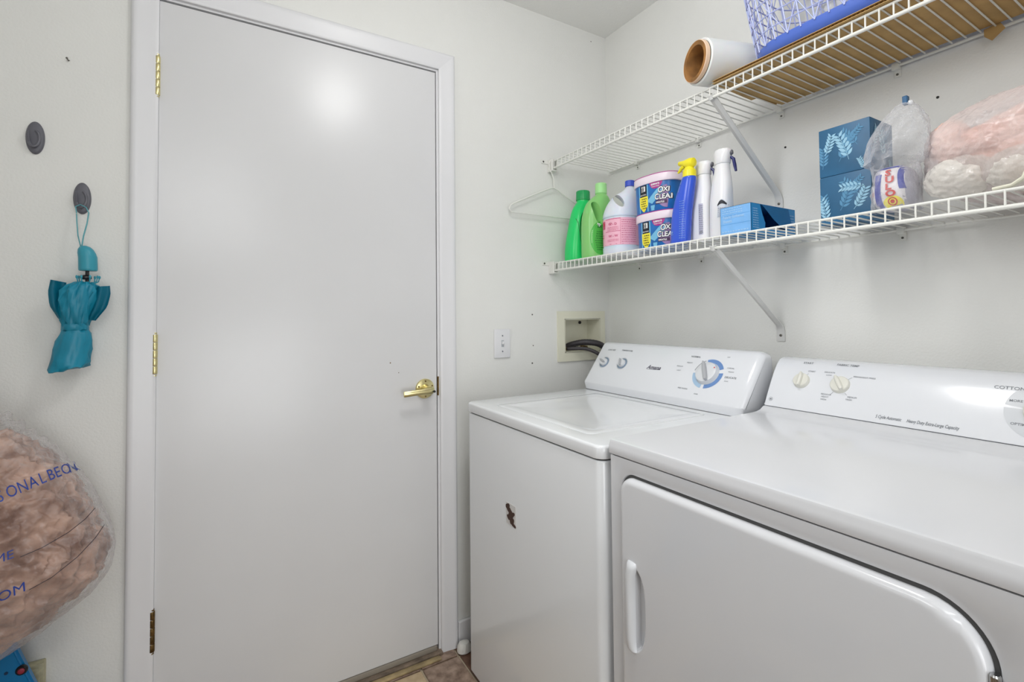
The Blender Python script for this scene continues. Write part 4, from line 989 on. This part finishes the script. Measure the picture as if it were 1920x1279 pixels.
for k in range(34):
    f = k/33; z = ZL+.002+.228*f
    if f < .45: rx, ry = .047-.004*f, .037
    else:
        g_ = (f-.45)/.55; rx = .045*(1-g_)**.75+.004; ry = .045*(1-g_)**.6+.004+.014*math.sin(math.pi*g_)
    cx_ = -.245+.0*f; cy_ = -1.170-.020*max(0, f-.45)/.55
    secs.append([Vector((cx_+rx*(1+.26*ridged((math.cos(t)*.05, math.sin(t)*.05, z*.6), 30, 9))*math.cos(t), cy_+ry*(1+.22*ridged((math.cos(t)*.05, math.sin(t)*.05, z), 26, 5))*math.sin(t), z)) for t in [2*math.pi*i/64 for i in range(64)]])
loft(bm, secs, False, False); obj('bag_film', bm, clearf, sb)
bm = B(); box(bm, -.252, -.240, -1.197, -1.188, ZL+.222, ZL+.240, .001, 1); o_ = obj('bag_clip', bm, mat('clip_blue', (30, 86, 128), .4), sb)
bm = B(); lathe(bm, [(.003, 0), (.006, .003), (.006, .006), (.003, .009)], (-.247, -1.197, ZL+.222), (0, -.7, .2), 10); obj('clip_ring', bm, whitek, sb)

# pink plastic bag of soft bags, running out of the frame
pb = thing('pink_bag', (-.165, -1.37, ZL), 'large crumpled bag of pale pink plastic at the lower shelf right end', 'bag')
pinkc = mat('pink_plastic', (242, 218, 208), .3, bump=.6, bscale=18, var=.22, vscale=9, col2=(230, 178, 162), sss=.1)
palec = mat('pale_plastic', (236, 228, 222), .25, bump=.6, bscale=22, var=.06, vscale=9)
def crum(a, s, seed): return lambda p, n_: p*(1+a*ridged(p, s, seed))
bm = B(); blob(bm, (-.150, -1.40, ZL+.098), (.105, .155, .090), lambda p, n_: p*(.90+.07*ridged(p, 13, 2)+.03*ridged(p, 40, 8)), 130, 66, 2.3); obj('crumpled_plastic', bm, pinkc, pb)
for (c, rd, sd_, m_) in [((-.238, -1.275, ZL+.048), (.040, .050, .036), 1, palec), ((-.235, -1.375, ZL+.045), (.050, .060, .038), 3, palec), ((-.205, -1.335, ZL+.120), (.045, .07, .028), 4, pinkc), ((-.20, -1.47, ZL+.150), (.07, .08, .028), 5, palec), ((-.225, -1.50, ZL+.06), (.05, .06, .05), 6, palec), ((-.20, -1.25, ZL+.13), (.04, .03, .04), 7, pinkc)]:
    bm = B(); blob(bm, c, rd, lambda p, n_, q=sd_: p*(1+.10*ridged(p, 26, q)+.10*ridged(p, 62, q+9)), 110, 60, 2.2); obj('crumpled_plastic', bm, palef if m_ is palec else m_, pb)
bm = B(); blob(bm, (-.158, -1.392, ZL+.101), (.130, .184, .101), lambda p, n_: p*(.975+.05*ridged(p, 12, 12)+.045*ridged(p, 34, 13)+.018*ridged(p, 90, 17, 2)), 240, 120, 2.5); obj('bag_film', bm, pinkf, pb)
hk = thing('clothes_hanger_end', (-.29, -1.385, ZL), 'cream plastic hook end poking out from under the pink bag', 'hanger')
bm = B(); P = [(-.296, -1.335, ZL+.004), (-.297, -1.36, ZL+.006), (-.298, -1.375, ZL+.016), (-.298, -1.382, ZL+.034), (-.298, -1.395, ZL+.046), (-.297, -1.415, ZL+.048), (-.296, -1.43, ZL+.040)]
tube(bm, P, .0065, 10, flat=.6); obj('hook', bm, creamp, hk)

# ---------------------------------------------------------------- things on the upper shelf
ct = thing('cardboard_sheet', (-.16, -1.4, ZU), 'sheet of brown corrugated cardboard laid on the upper shelf under the basket', 'cardboard')
poly = [(-.322, -.788), (-.325, -2.04), (-.020, -2.04), (-.020, -.80), (-.118, -.795), (-.122, -.772), (-.30, -.775)]
poly = [(-.322, -.783), (-.326, -2.04), (-.022, -2.04), (-.020, -.802), (-.1275, -.796), (-.130, -.774)]
bm = B(); prism(bm, poly, ((0, 0, ZU), (1, 0, 0), (0, 1, 0), (0, 0, 1)), .0012); prism(bm, poly, ((0, 0, ZU+.0068), (1, 0, 0), (0, 1, 0), (0, 0, 1)), .0012); bmesh.ops.recalc_face_normals(bm, faces=bm.faces); obj('liner', bm, cardm, ct, smooth=0)
bm = B(); secs = []; y = -.79
k = 0; rows_ = []
while y > -2.03:
    rows_.append((y, ZU+.0012+(.0056 if k % 2 else 0))); y -= .0042; k += 1
V = [[bm.verts.new((x, yy, zz)) for x in (-.3215, -.03)] for yy, zz in rows_]
for i in range(len(V)-1): bm.faces.new((V[i][0], V[i][1], V[i+1][1], V[i+1][0]))
obj('flutes', bm, cardedge, ct, smooth=0)
bm = B(); prism(bm, [(-.006, 0), (.020, .006), (.030, -.016), (.010, -.038), (-.004, -.02)], ((-.020, -1.265, ZU-.003), (0, -1, 0), (.35, 0, .94), (1, 0, 0)), .0015); obj('torn_corner', bm, cardm, ct, smooth=0)
# plastic film roll
fr = thing('film_roll', (-.2, -.80, ZU+.009), 'roll of clear plastic film on a cardboard core lying on the upper shelf', 'roll')
ax_ = Vector((.950, -.312, 0)).normalized(); st = Vector((-.350, -.748, ZU+.0715))
bm = B(); loft(bm, [[st+ax_*h+(Vector((0, 0, 1))*math.sin(t)+Vector((-ax_.y, ax_.x, 0))*math.cos(t))*r for t in [2*math.pi*k/56 for k in range(56)]] for r, h in ((.0455, .010), (.054, .0), (.0555, .002), (.0555, .012), (.055, .012))], False, False); obj('core_rim', bm, rolledge, fr)
bm = B(); loft(bm, [[st+ax_*h+(Vector((0, 0, 1))*math.sin(t)+Vector((-ax_.y, ax_.x, 0))*math.cos(t))*r for t in [2*math.pi*k/56 for k in range(56)]] for r, h in ((.0535, .0005), (.0425, .0008), (.0415, .003), (.0415, .175), (.0005, .175))], False, True); obj('core', bm, corem, fr)
bm = B(); loft(bm, [[st+ax_*h+(Vector((0, 0, 1))*math.sin(t)+Vector((-ax_.y, ax_.x, 0))*math.cos(t))*r for t in [2*math.pi*k/56 for k in range(56)]] for r, h in ((.0555, .014), (.060, .0145), (.0615, .016), (.0615, .182), (.0600, .184), (.045, .184))], False, False); obj('film_winding', bm, filmw, fr)

# laundry basket: solid base tray, lattice sides
bk = thing('laundry_basket', (-.17, -1.17, ZU+.008), 'pale blue lattice laundry basket with a solid darker blue base on the cardboard', 'basket')
BX0, BX1, BY0, BY1 = -.318, -.030, -1.47, -.866
zb = ZU+.0085
def bsec(f, z, ex=0):
    sp = .035*f+ex; return rrect(BX0-sp, min(-.012, BX1+sp*.3), BY0-sp, BY1+sp, .11, 14), z
def bring(ins, z):
    return [Vector((p[0], p[1], z)) for p in rrect(BX0+ins, BX1-ins, BY0+ins, BY1-ins, .11-ins*.8, 14)]
bm = B(); loft(bm, [bring(.030, zb), bring(.016, zb+.002), bring(.006, zb+.010), bring(.001, zb+.022), bring(-.001, zb+.034), bring(.001, zb+.036), bring(.004, zb+.034), bring(.008, zb+.022), bring(.02, zb+.012), bring(.04, zb+.009)], True, True)
bmesh.ops.recalc_face_normals(bm, faces=bm.faces); obj('base_tray', bm, basketb, bk)
HB = .33
def ploop(z):
    f = (z-zb)/HB; ins = .002-.040*f; P_ = rrect(BX0+ins, min(BX1-ins, -.010) if 1 else 0, BY0+ins, BY1-ins, .11, 14)
    return [Vector((p[0], p[1], z)) for p in P_]
def cum(P_):
    L = [0]
    for i in range(len(P_)): L.append(L[-1]+(P_[(i+1) % len(P_)]-P_[i]).length)
    return L
def at(s_, z):
    P_ = ploop(z); L = cum(P_); t = (s_ % 1)*L[-1]
    for i in range(len(P_)):
        if L[i+1] >= t:
            f = (t-L[i])/max(1e-9, L[i+1]-L[i]); return P_[i].lerp(P_[(i+1) % len(P_)], f)
    return P_[0]
NS = 52
for k in range(NS):
    bm = B(); tube(bm, [at(k/NS, zb+.030+(HB-.035)*q) for q in (0, .33, .66, 1)], .0020, 5, flat=.7); obj('upright_rib', bm, latt, bk)
for k in range(26):
    for sg in (1, -1):
        bm = B(); tube(bm, [at(k/26+sg*.085*q*1.0, zb+.030+(HB-.035)*q) for q in (0, .17, .33, .5, .66, .83, 1)], .0016, 5, flat=.7); obj('diagonal_rib', bm, latt, bk)
for zz in (.062, .095, .130, .165, .20, .24, .28):
    bm = B(); tube(bm, ploop(zb+zz), .0019, 5, closed=True); obj('hoop', bm, latt, bk)
bm = B(); P_ = ploop(zb+HB); tube(bm, P_, .008, 8, closed=True); obj('rim', bm, basketb, bk)

# ---------------------------------------------------------------- white hanger hooked on the end of the upper shelf
hg_ = thing('coat_hanger', (-.31, -.022, 1.57), 'white plastic coat hanger hanging from the left end of the upper shelf', 'hanger')
bm = B(); yy = -.021
R_ = [(-.5125, 1.578), (-.5215, 1.588), (-.5165, 1.602), (-.500, 1.613), (-.42, 1.651), (-.35, 1.683), (-.322, 1.694), (-.308, 1.696), (-.294, 1.692), (-.268, 1.678), (-.20, 1.645), (-.12, 1.607), (-.104, 1.598), (-.100, 1.588), (-.107, 1.579), (-.125, 1.577)]
tube(bm, [(x, yy, z) for x, z in R_], .0034, 8, closed=True); obj('hanger_frame', bm, wirem, hg_)
bm = B(); tube(bm, [(-.308, yy, 1.694), (-.309, yy, 1.735), (-.316, yy, 1.752), (-.329, yy, 1.770), (-.331, yy, 1.795), (-.322, yy, 1.812), (-.308, yy, 1.815), (-.302, yy, 1.806)], .0024, 8); obj('hanger_hook', bm, wirem, hg_)

# ---------------------------------------------------------------- umbrella hanging on the second hook
um = thing('folded_umbrella', (-1.785, -.045, 1.06), 'small folded teal umbrella hanging upside down from the lower grey hook', 'umbrella')
UY = -.047
bm = B()
for dx, zt_ in ((-.0045, 1.462), (.0085, 1.468)):
    tube(bm, [(-1.7835+dx*1.8, -.022, zt_-.02), (-1.7825+dx*1.5, -.03, 1.42), (-1.780+dx*.8, UY, 1.385), (-1.777, UY, 1.352)], .0040, 8, flat=.3)
tube(bm, [(-1.7916, -.022, 1.445), (-1.794, -.021, 1.462), (-1.785, -.020, 1.468), (-1.7735, -.021, 1.462), (-1.768, -.022, 1.448)], .0024, 8, flat=.5)
obj('wrist_loop', bm, tealc, um)
bm = B(); prof_ = [(.0172, 0), (.0185, .002), (.0188, .006), (.0186, .034), (.0178, .044), (.0152, .053), (.0105, .0595), (.004, .0625)]
lathe(bm, prof_, (-1.7635, UY, 1.2985), n=36)
for v in bm.verts:
    h = v.co.z-1.2985
    if h > .03: v.co.x -= (h-.03)*.22
obj('handle', bm, tealh, um)
bm = B(); lathe(bm, [(.004, 0), (.004, .03)], (-1.765, UY, 1.272), n=10); lathe(bm, [(.009, 0), (.0115, .003), (.0105, .008), (.006, .011)], (-1.767, UY, 1.277), n=16); obj('shaft_hub', bm, blackp, um)
for k in range(8):
    a = 2*math.pi*k/8+.3; bx_, by_ = -1.767+.020*math.cos(a)+.004, UY+.018*math.sin(a)
    bm = B(); tube(bm, [(-1.769, UY, 1.255), (bx_, by_, 1.272), (bx_+.002*math.cos(a), by_, 1.283)], .0014, 6); lathe(bm, [(.001, -.001), (.0024, .001), (.0024, .005), (.001, .007)], (bx_+.002*math.cos(a), by_, 1.280), n=8); obj('rib_tip', bm, tealh, um)
# canopy: upper puff, waist band, lower wrapped cone
def canopy(rows, amp, nf, tw, seed):
    bm = B(); secs = []
    for i, (z, cx, cy, rx, ry) in enumerate(rows):
        f = i/(len(rows)-1); out = []
        for k in range(96):
            t = 2*math.pi*k/96; q = 1+amp(f)*(abs(math.sin((t+tw*f)*nf/2))**.7-.6)+.05*nz((math.cos(t), math.sin(t), f*3), 2, seed)
            out.append(Vector((cx+rx*q*math.cos(t), min(-.004, cy+ry*q*math.sin(t)), z+.004*nz((math.cos(t)*2, math.sin(t)*2, f), 1.5, seed+3))))
        secs.append(out)
    loft(bm, secs); bmesh.ops.recalc_face_normals(bm, faces=bm.faces); return bm
bm = canopy([(1.1625, -1.786, UY, .0245, .022), (1.175, -1.7862, UY, .0275, .026), (1.20, -1.785, UY, .031, .030), (1.225, -1.783, UY, .035, .033), (1.248, -1.779, UY, .035, .034), (1.262, -1.774, UY, .028, .029), (1.270, -1.771, UY, .016, .018)], lambda f: .30+.12*f, 9, 1.3, 1); obj('canopy_top', bm, teal, um, smooth=60)
bm = canopy([(1.150, -1.7865, UY, .0245, .0235), (1.152, -1.7865, UY, .026, .025), (1.166, -1.7865, UY, .0258, .0248), (1.168, -1.7865, UY, .0243, .0235)], lambda f: .03, 5, 0, 2); obj('closing_band', bm, teal, um, smooth=60)
bm = canopy([(1.0555, -1.797, UY, .028, .020), (1.0575, -1.797, UY, .0375, .030), (1.066, -1.796, UY, .0385, .031), (1.085, -1.7935, UY, .0365, .031), (1.105, -1.790, UY, .0355, .030), (1.125, -1.787, UY, .0335, .029), (1.142, -1.786, UY, .029, .026), (1.152, -1.7865, UY, .0245, .023)], lambda f: .20*(1-.3*f), 5, 3.4, 4)
for v in bm.verts:
    if v.co.z < 1.09: v.co.z += (v.co.x+1.7935)*.20
obj('canopy_bottom', bm, teal, um, smooth=60)
def flap(pts_in, pts_out, y0, amp, seed):
    bm = B(); n = 10; m_ = 8; V = []
    for j in range(n+1):
        f = j/n; i0 = f*(len(pts_in)-1); a_ = int(min(i0, len(pts_in)-2)); g_ = i0-a_
        p = [pts_in[a_][q]*(1-g_)+pts_in[a_+1][q]*g_ for q in (0, 1)]; q_ = [pts_out[a_][q]*(1-g_)+pts_out[a_+1][q]*g_ for q in (0, 1)]
        V.append([bm.verts.new((p[0]*(1-s)+q_[0]*s, y0+amp*math.sin(s*6.2+f*1.5+seed)-.010*s, p[1]*(1-s)+q_[1]*s)) for s in [k/m_ for k in range(m_+1)]])
    for j in range(n):
        for k in range(m_): bm.faces.new((V[j][k], V[j][k+1], V[j+1][k+1], V[j+1][k]))
    bmesh.ops.solidify(bm, geom=bm.faces[:], thickness=.0035); return bm
obj('canopy_fold', flap([(-1.803, 1.268), (-1.806, 1.24), (-1.808, 1.205), (-1.805, 1.178)], [(-1.830, 1.274), (-1.835, 1.245), (-1.8325, 1.212), (-1.8165, 1.180)], UY-.004, .006, 0), teal, um, smooth=60)
obj('canopy_fold', flap([(-1.749, 1.258), (-1.753, 1.23), (-1.757, 1.20), (-1.762, 1.176)], [(-1.7195, 1.262), (-1.7175, 1.240), (-1.7235, 1.208), (-1.745, 1.174)], UY-.004, .007, 2), teal, um, smooth=60)

# ---------------------------------------------------------------- the big clear bag of tan plastic bags
gb_ = thing('belongings_bag', (-2.05, -.16, .45), 'large clear bag full of crumpled tan plastic bags, lettered in blue, at the left edge', 'bag')
OUT = [(-1.693, .645), (-1.698, .69), (-1.716, .735), (-1.745, .805), (-1.772, .850), (-1.804, .893), (-1.836, .928), (-1.886, .976), (-1.95, 1.035), (-2.01, 1.10), (-2.045, 1.16), (-2.065, 1.16), (-2.09, 1.09), (-2.16, .99), (-2.25, .87), (-2.30, .74), (-2.31, .60), (-2.27, .47), (-2.18, .36), (-2.06, .34), (-1.95, .41), (-1.882, .468), (-1.830, .494), (-1.778, .530), (-1.724, .569), (-1.699, .605)]
CC = Vector((-2.02, .69))
ang = sorted([(math.atan2(p[1]-CC.y, p[0]-CC.x), (Vector(p)-CC).length) for p in OUT])
def Rr(t):
    t = (t+math.pi) % (2*math.pi)-math.pi
    for i in range(len(ang)):
        a0, r0 = ang[i-1]; a1, r1 = ang[i]
        if i == 0: a0 -= 2*math.pi
        if a0 <= t <= a1: f = (t-a0)/max(1e-9, a1-a0); return r0*(1-f)+r1*f
    a0, r0 = ang[-1]; a1, r1 = ang[0]; a1 += 2*math.pi; f = (t-a0)/(a1-a0); return r0*(1-f)+r1*f
def bagshell(scale, ty, crump, nu, nv, sharp=.75):
    bm = B(); Rw = []
    for j in range(nv+1):
        ph = math.pi*j/nv; row = []
        for i in range(nu):
            th = 2*math.pi*i/nu; r_ = Rr(th)*scale*math.sin(ph)**sharp
            x, z = CC.x+r_*math.cos(th), CC.y+r_*math.sin(th)
            neck = max(0., min(1., (z-.86)/.30)); y = -.165+ty*(1-.75*neck)*math.copysign(abs(math.cos(ph))**.8, math.cos(ph))
            p = Vector((x, y, z)); c_ = Vector((CC.x, -.165, CC.y)); p = c_+(p-c_)*(1+crump(p, th, neck))
            p.y = min(p.y, -.012); row.append(bm.verts.new(p))
        Rw.append(row)
    for j in range(nv):
        for i in range(nu): bm.faces.new((Rw[j][i], Rw[j+1][i], Rw[j+1][(i+1) % nu], Rw[j][(i+1) % nu]))
    bmesh.ops.remove_doubles(bm, verts=bm.verts, dist=1e-6); bmesh.ops.recalc_face_normals(bm, faces=bm.faces); return bm
tanm = mat('tan_plastic', (208, 170, 150), .3, bump=1.0, bscale=60, var=.25, vscale=22, col2=(122, 86, 70), detail=6)
bm = bagshell(.93, .125, lambda p, th, nk: -.075+.06*ridged(p, 11, 1)+.085*ridged(p, 24, 2, 2)+.042*ridged(p, 62, 5, 2)-.10*nk, 330, 170)
obj('crumpled_bags', bm, tanm, gb_, smooth=75)
bm = bagshell(1.0, .142, lambda p, th, nk: .012*ridged(p, 14, 21)+.010*ridged(p, 44, 22)+(.012+.05*nk)*max(0, min(1, (p.z-.78)/.2))*math.sin(th*70), 260, 110)
bf = obj('bag_film', bm, bagf, gb_, smooth=75)
bm = B(); tube(bm, [(-2.055, -.15, 1.14), (-2.056, -.10, 1.20), (-2.058, -.03, 1.24), (-2.058, -.008, 1.235)], .004, 8); obj('drawstring', bm, whitek, gb_)
wall_hook(-2.058, 1.245, 'grey oval adhesive hook that carries the big clear bag')
bfv = bvh_of(bf); vd = Vector((-.27, 1.37, -.42)).normalized()
pu = Vector((1, 0, 0)); pv_ = Vector((0, 0, 1))
class DecP(Dec):
    def P(s, a, b, k=1):
        p = Vector((a, -.27, b)); d_ = (p-CAMPOS).normalized() if False else vd
        h = s.bvh.ray_cast(p-d_*.25, d_, .8)
        if h[0] is None: s.miss.add(len(s.bm.verts)); return p
        return h[0]-d_*.0012*k
def BD(): return DecP((0, 0, 0), (1, 0, 0), (0, 0, 1), (0, 1, 0), bfv)
d = BD(); tx = 'PERSONAL BELONGINGS'
base = [(-1.955, .775), (-1.853, .817), (-1.80, .838), (-1.760, .858), (-1.735, .872), (-1.715, .885)]
def along(s_, base):
    for i in range(len(base)-1):
        L = math.hypot(base[i+1][0]-base[i][0], base[i+1][1]-base[i][1])
        if s_ <= L or i == len(base)-2: f = s_/L; return (base[i][0]+(base[i+1][0]-base[i][0])*f, base[i][1]+(base[i+1][1]-base[i][1])*f, math.degrees(math.atan2(base[i+1][1]-base[i][1], base[i+1][0]-base[i][0])))
        s_ -= L
for ch, x in zip('RSONALBEONG', (-1.869, -1.8545, -1.8415, -1.8255, -1.8095, -1.7940, -1.7815, -1.7705, -1.7600, -1.7490, -1.7390)):
    z = .8155+(x+1.8536)*.44; d.text(ch, x, z, .034, 0, .2, k=1, rot=24, sx=.62)
d.text('NAME', -1.8925, .688, .0235, 0, .2, k=1, rot=14); d.text('ROOM', -1.889, .612, .0265, 0, .2, k=1, rot=16)
d.done('bag_lettering', bagink, gb_)
d = BD(); d.line([(-1.822, .702), (-1.79, .712), (-1.75, .733), (-1.722, .755), (-1.7045, .776)], .0013, 1); d.line([(-1.808, .634), (-1.775, .648), (-1.735, .678), (-1.705, .710), (-1.688, .735)], .0013, 1)
d.done('bag_rules', bagline, gb_)

# ---------------------------------------------------------------- blue folding stool in the lower left corner
st_ = thing('folding_stool', (-1.90, -.08, 0), 'folded glossy blue plastic stool with a black and red hinge button, under the big bag', 'stool')
def plate(xa, za, xb, zb_, w, y0, y1):
    d_ = Vector((xb-xa, 0, zb_-za)).normalized(); n_ = Vector((-d_.z, 0, d_.x))*w
    bm = B(); prism(bm, [(xa-n_.x, za-n_.z), (xb-n_.x, zb_-n_.z), (xb+n_.x, zb_+n_.z), (xa+n_.x, za+n_.z)], ((0, y0, 0), (1, 0, 0), (0, 0, 1), (0, 1, 0)), y1-y0)
    bmesh.ops.bevel(bm, geom=bm.edges[:], offset=.006, segments=3, affect='EDGES'); return bm
def lx(z): return -1.8694+(.4452-z)*(.0320/.091)
obj('leg_panel', plate(lx(.455)-.053, .455, lx(.022)-.053, .022, .052, -.112, -.088), bluep, st_)
obj('leg_panel', plate(-2.05, .455, -2.20, .022, .050, -.112, -.088), bluep, st_)
bm = B(); box(bm, -2.10, -1.93, -.084, -.030, .02, .44, .008, 3); obj('seat', bm, bluep, st_)
bm = B(); lathe(bm, [(.0105, 0), (.0105, .004), (.0082, .007), (.0082, .0055)], (-1.8560, -.111, .3960), (0, -1, 0), 24); hb = obj('hinge_button', bm, blackp, st_)
bm = B(); lathe(bm, [(.0060, .0), (.0060, .0075), (.004, .0085)], (-1.8560, -.111, .3960), (0, -1, 0), 16); obj('button_centre', bm, redp, hb)
bm = B(); lathe(bm, [(.0033, .0), (.0033, .0015)], (-1.8815, -.1115, .3975), (0, -1, 0), 14); obj('screw_recess', bm, mat('blue_dark', (6, 50, 84), .4), st_)

# white plastic fitting on the floor between the casing and the washer
wf = thing('plastic_cup', (-.752, -.045, 0), 'small white plastic cup on the floor between door casing and washer', 'cup')
bm = B(); loft(bm, [sec(-.738, -.045, z, rx, ry, 2.2, 28) for z, rx, ry in ((.001, .022, .018), (.004, .025, .021), (.022, .024, .020), (.032, .018, .014), (.035, .008, .006))]); obj('cup_shell', bm, rag, wf)
bm = B(); tube(bm, [(-.742, -.064, .004), (-.741, -.0655, .022), (-.739, -.062, .033)], .0015, 6); tube(bm, [(-.752, -.061, .004), (-.751, -.062, .022), (-.746, -.056, .033)], .0015, 6); obj('rib', bm, rag, wf)
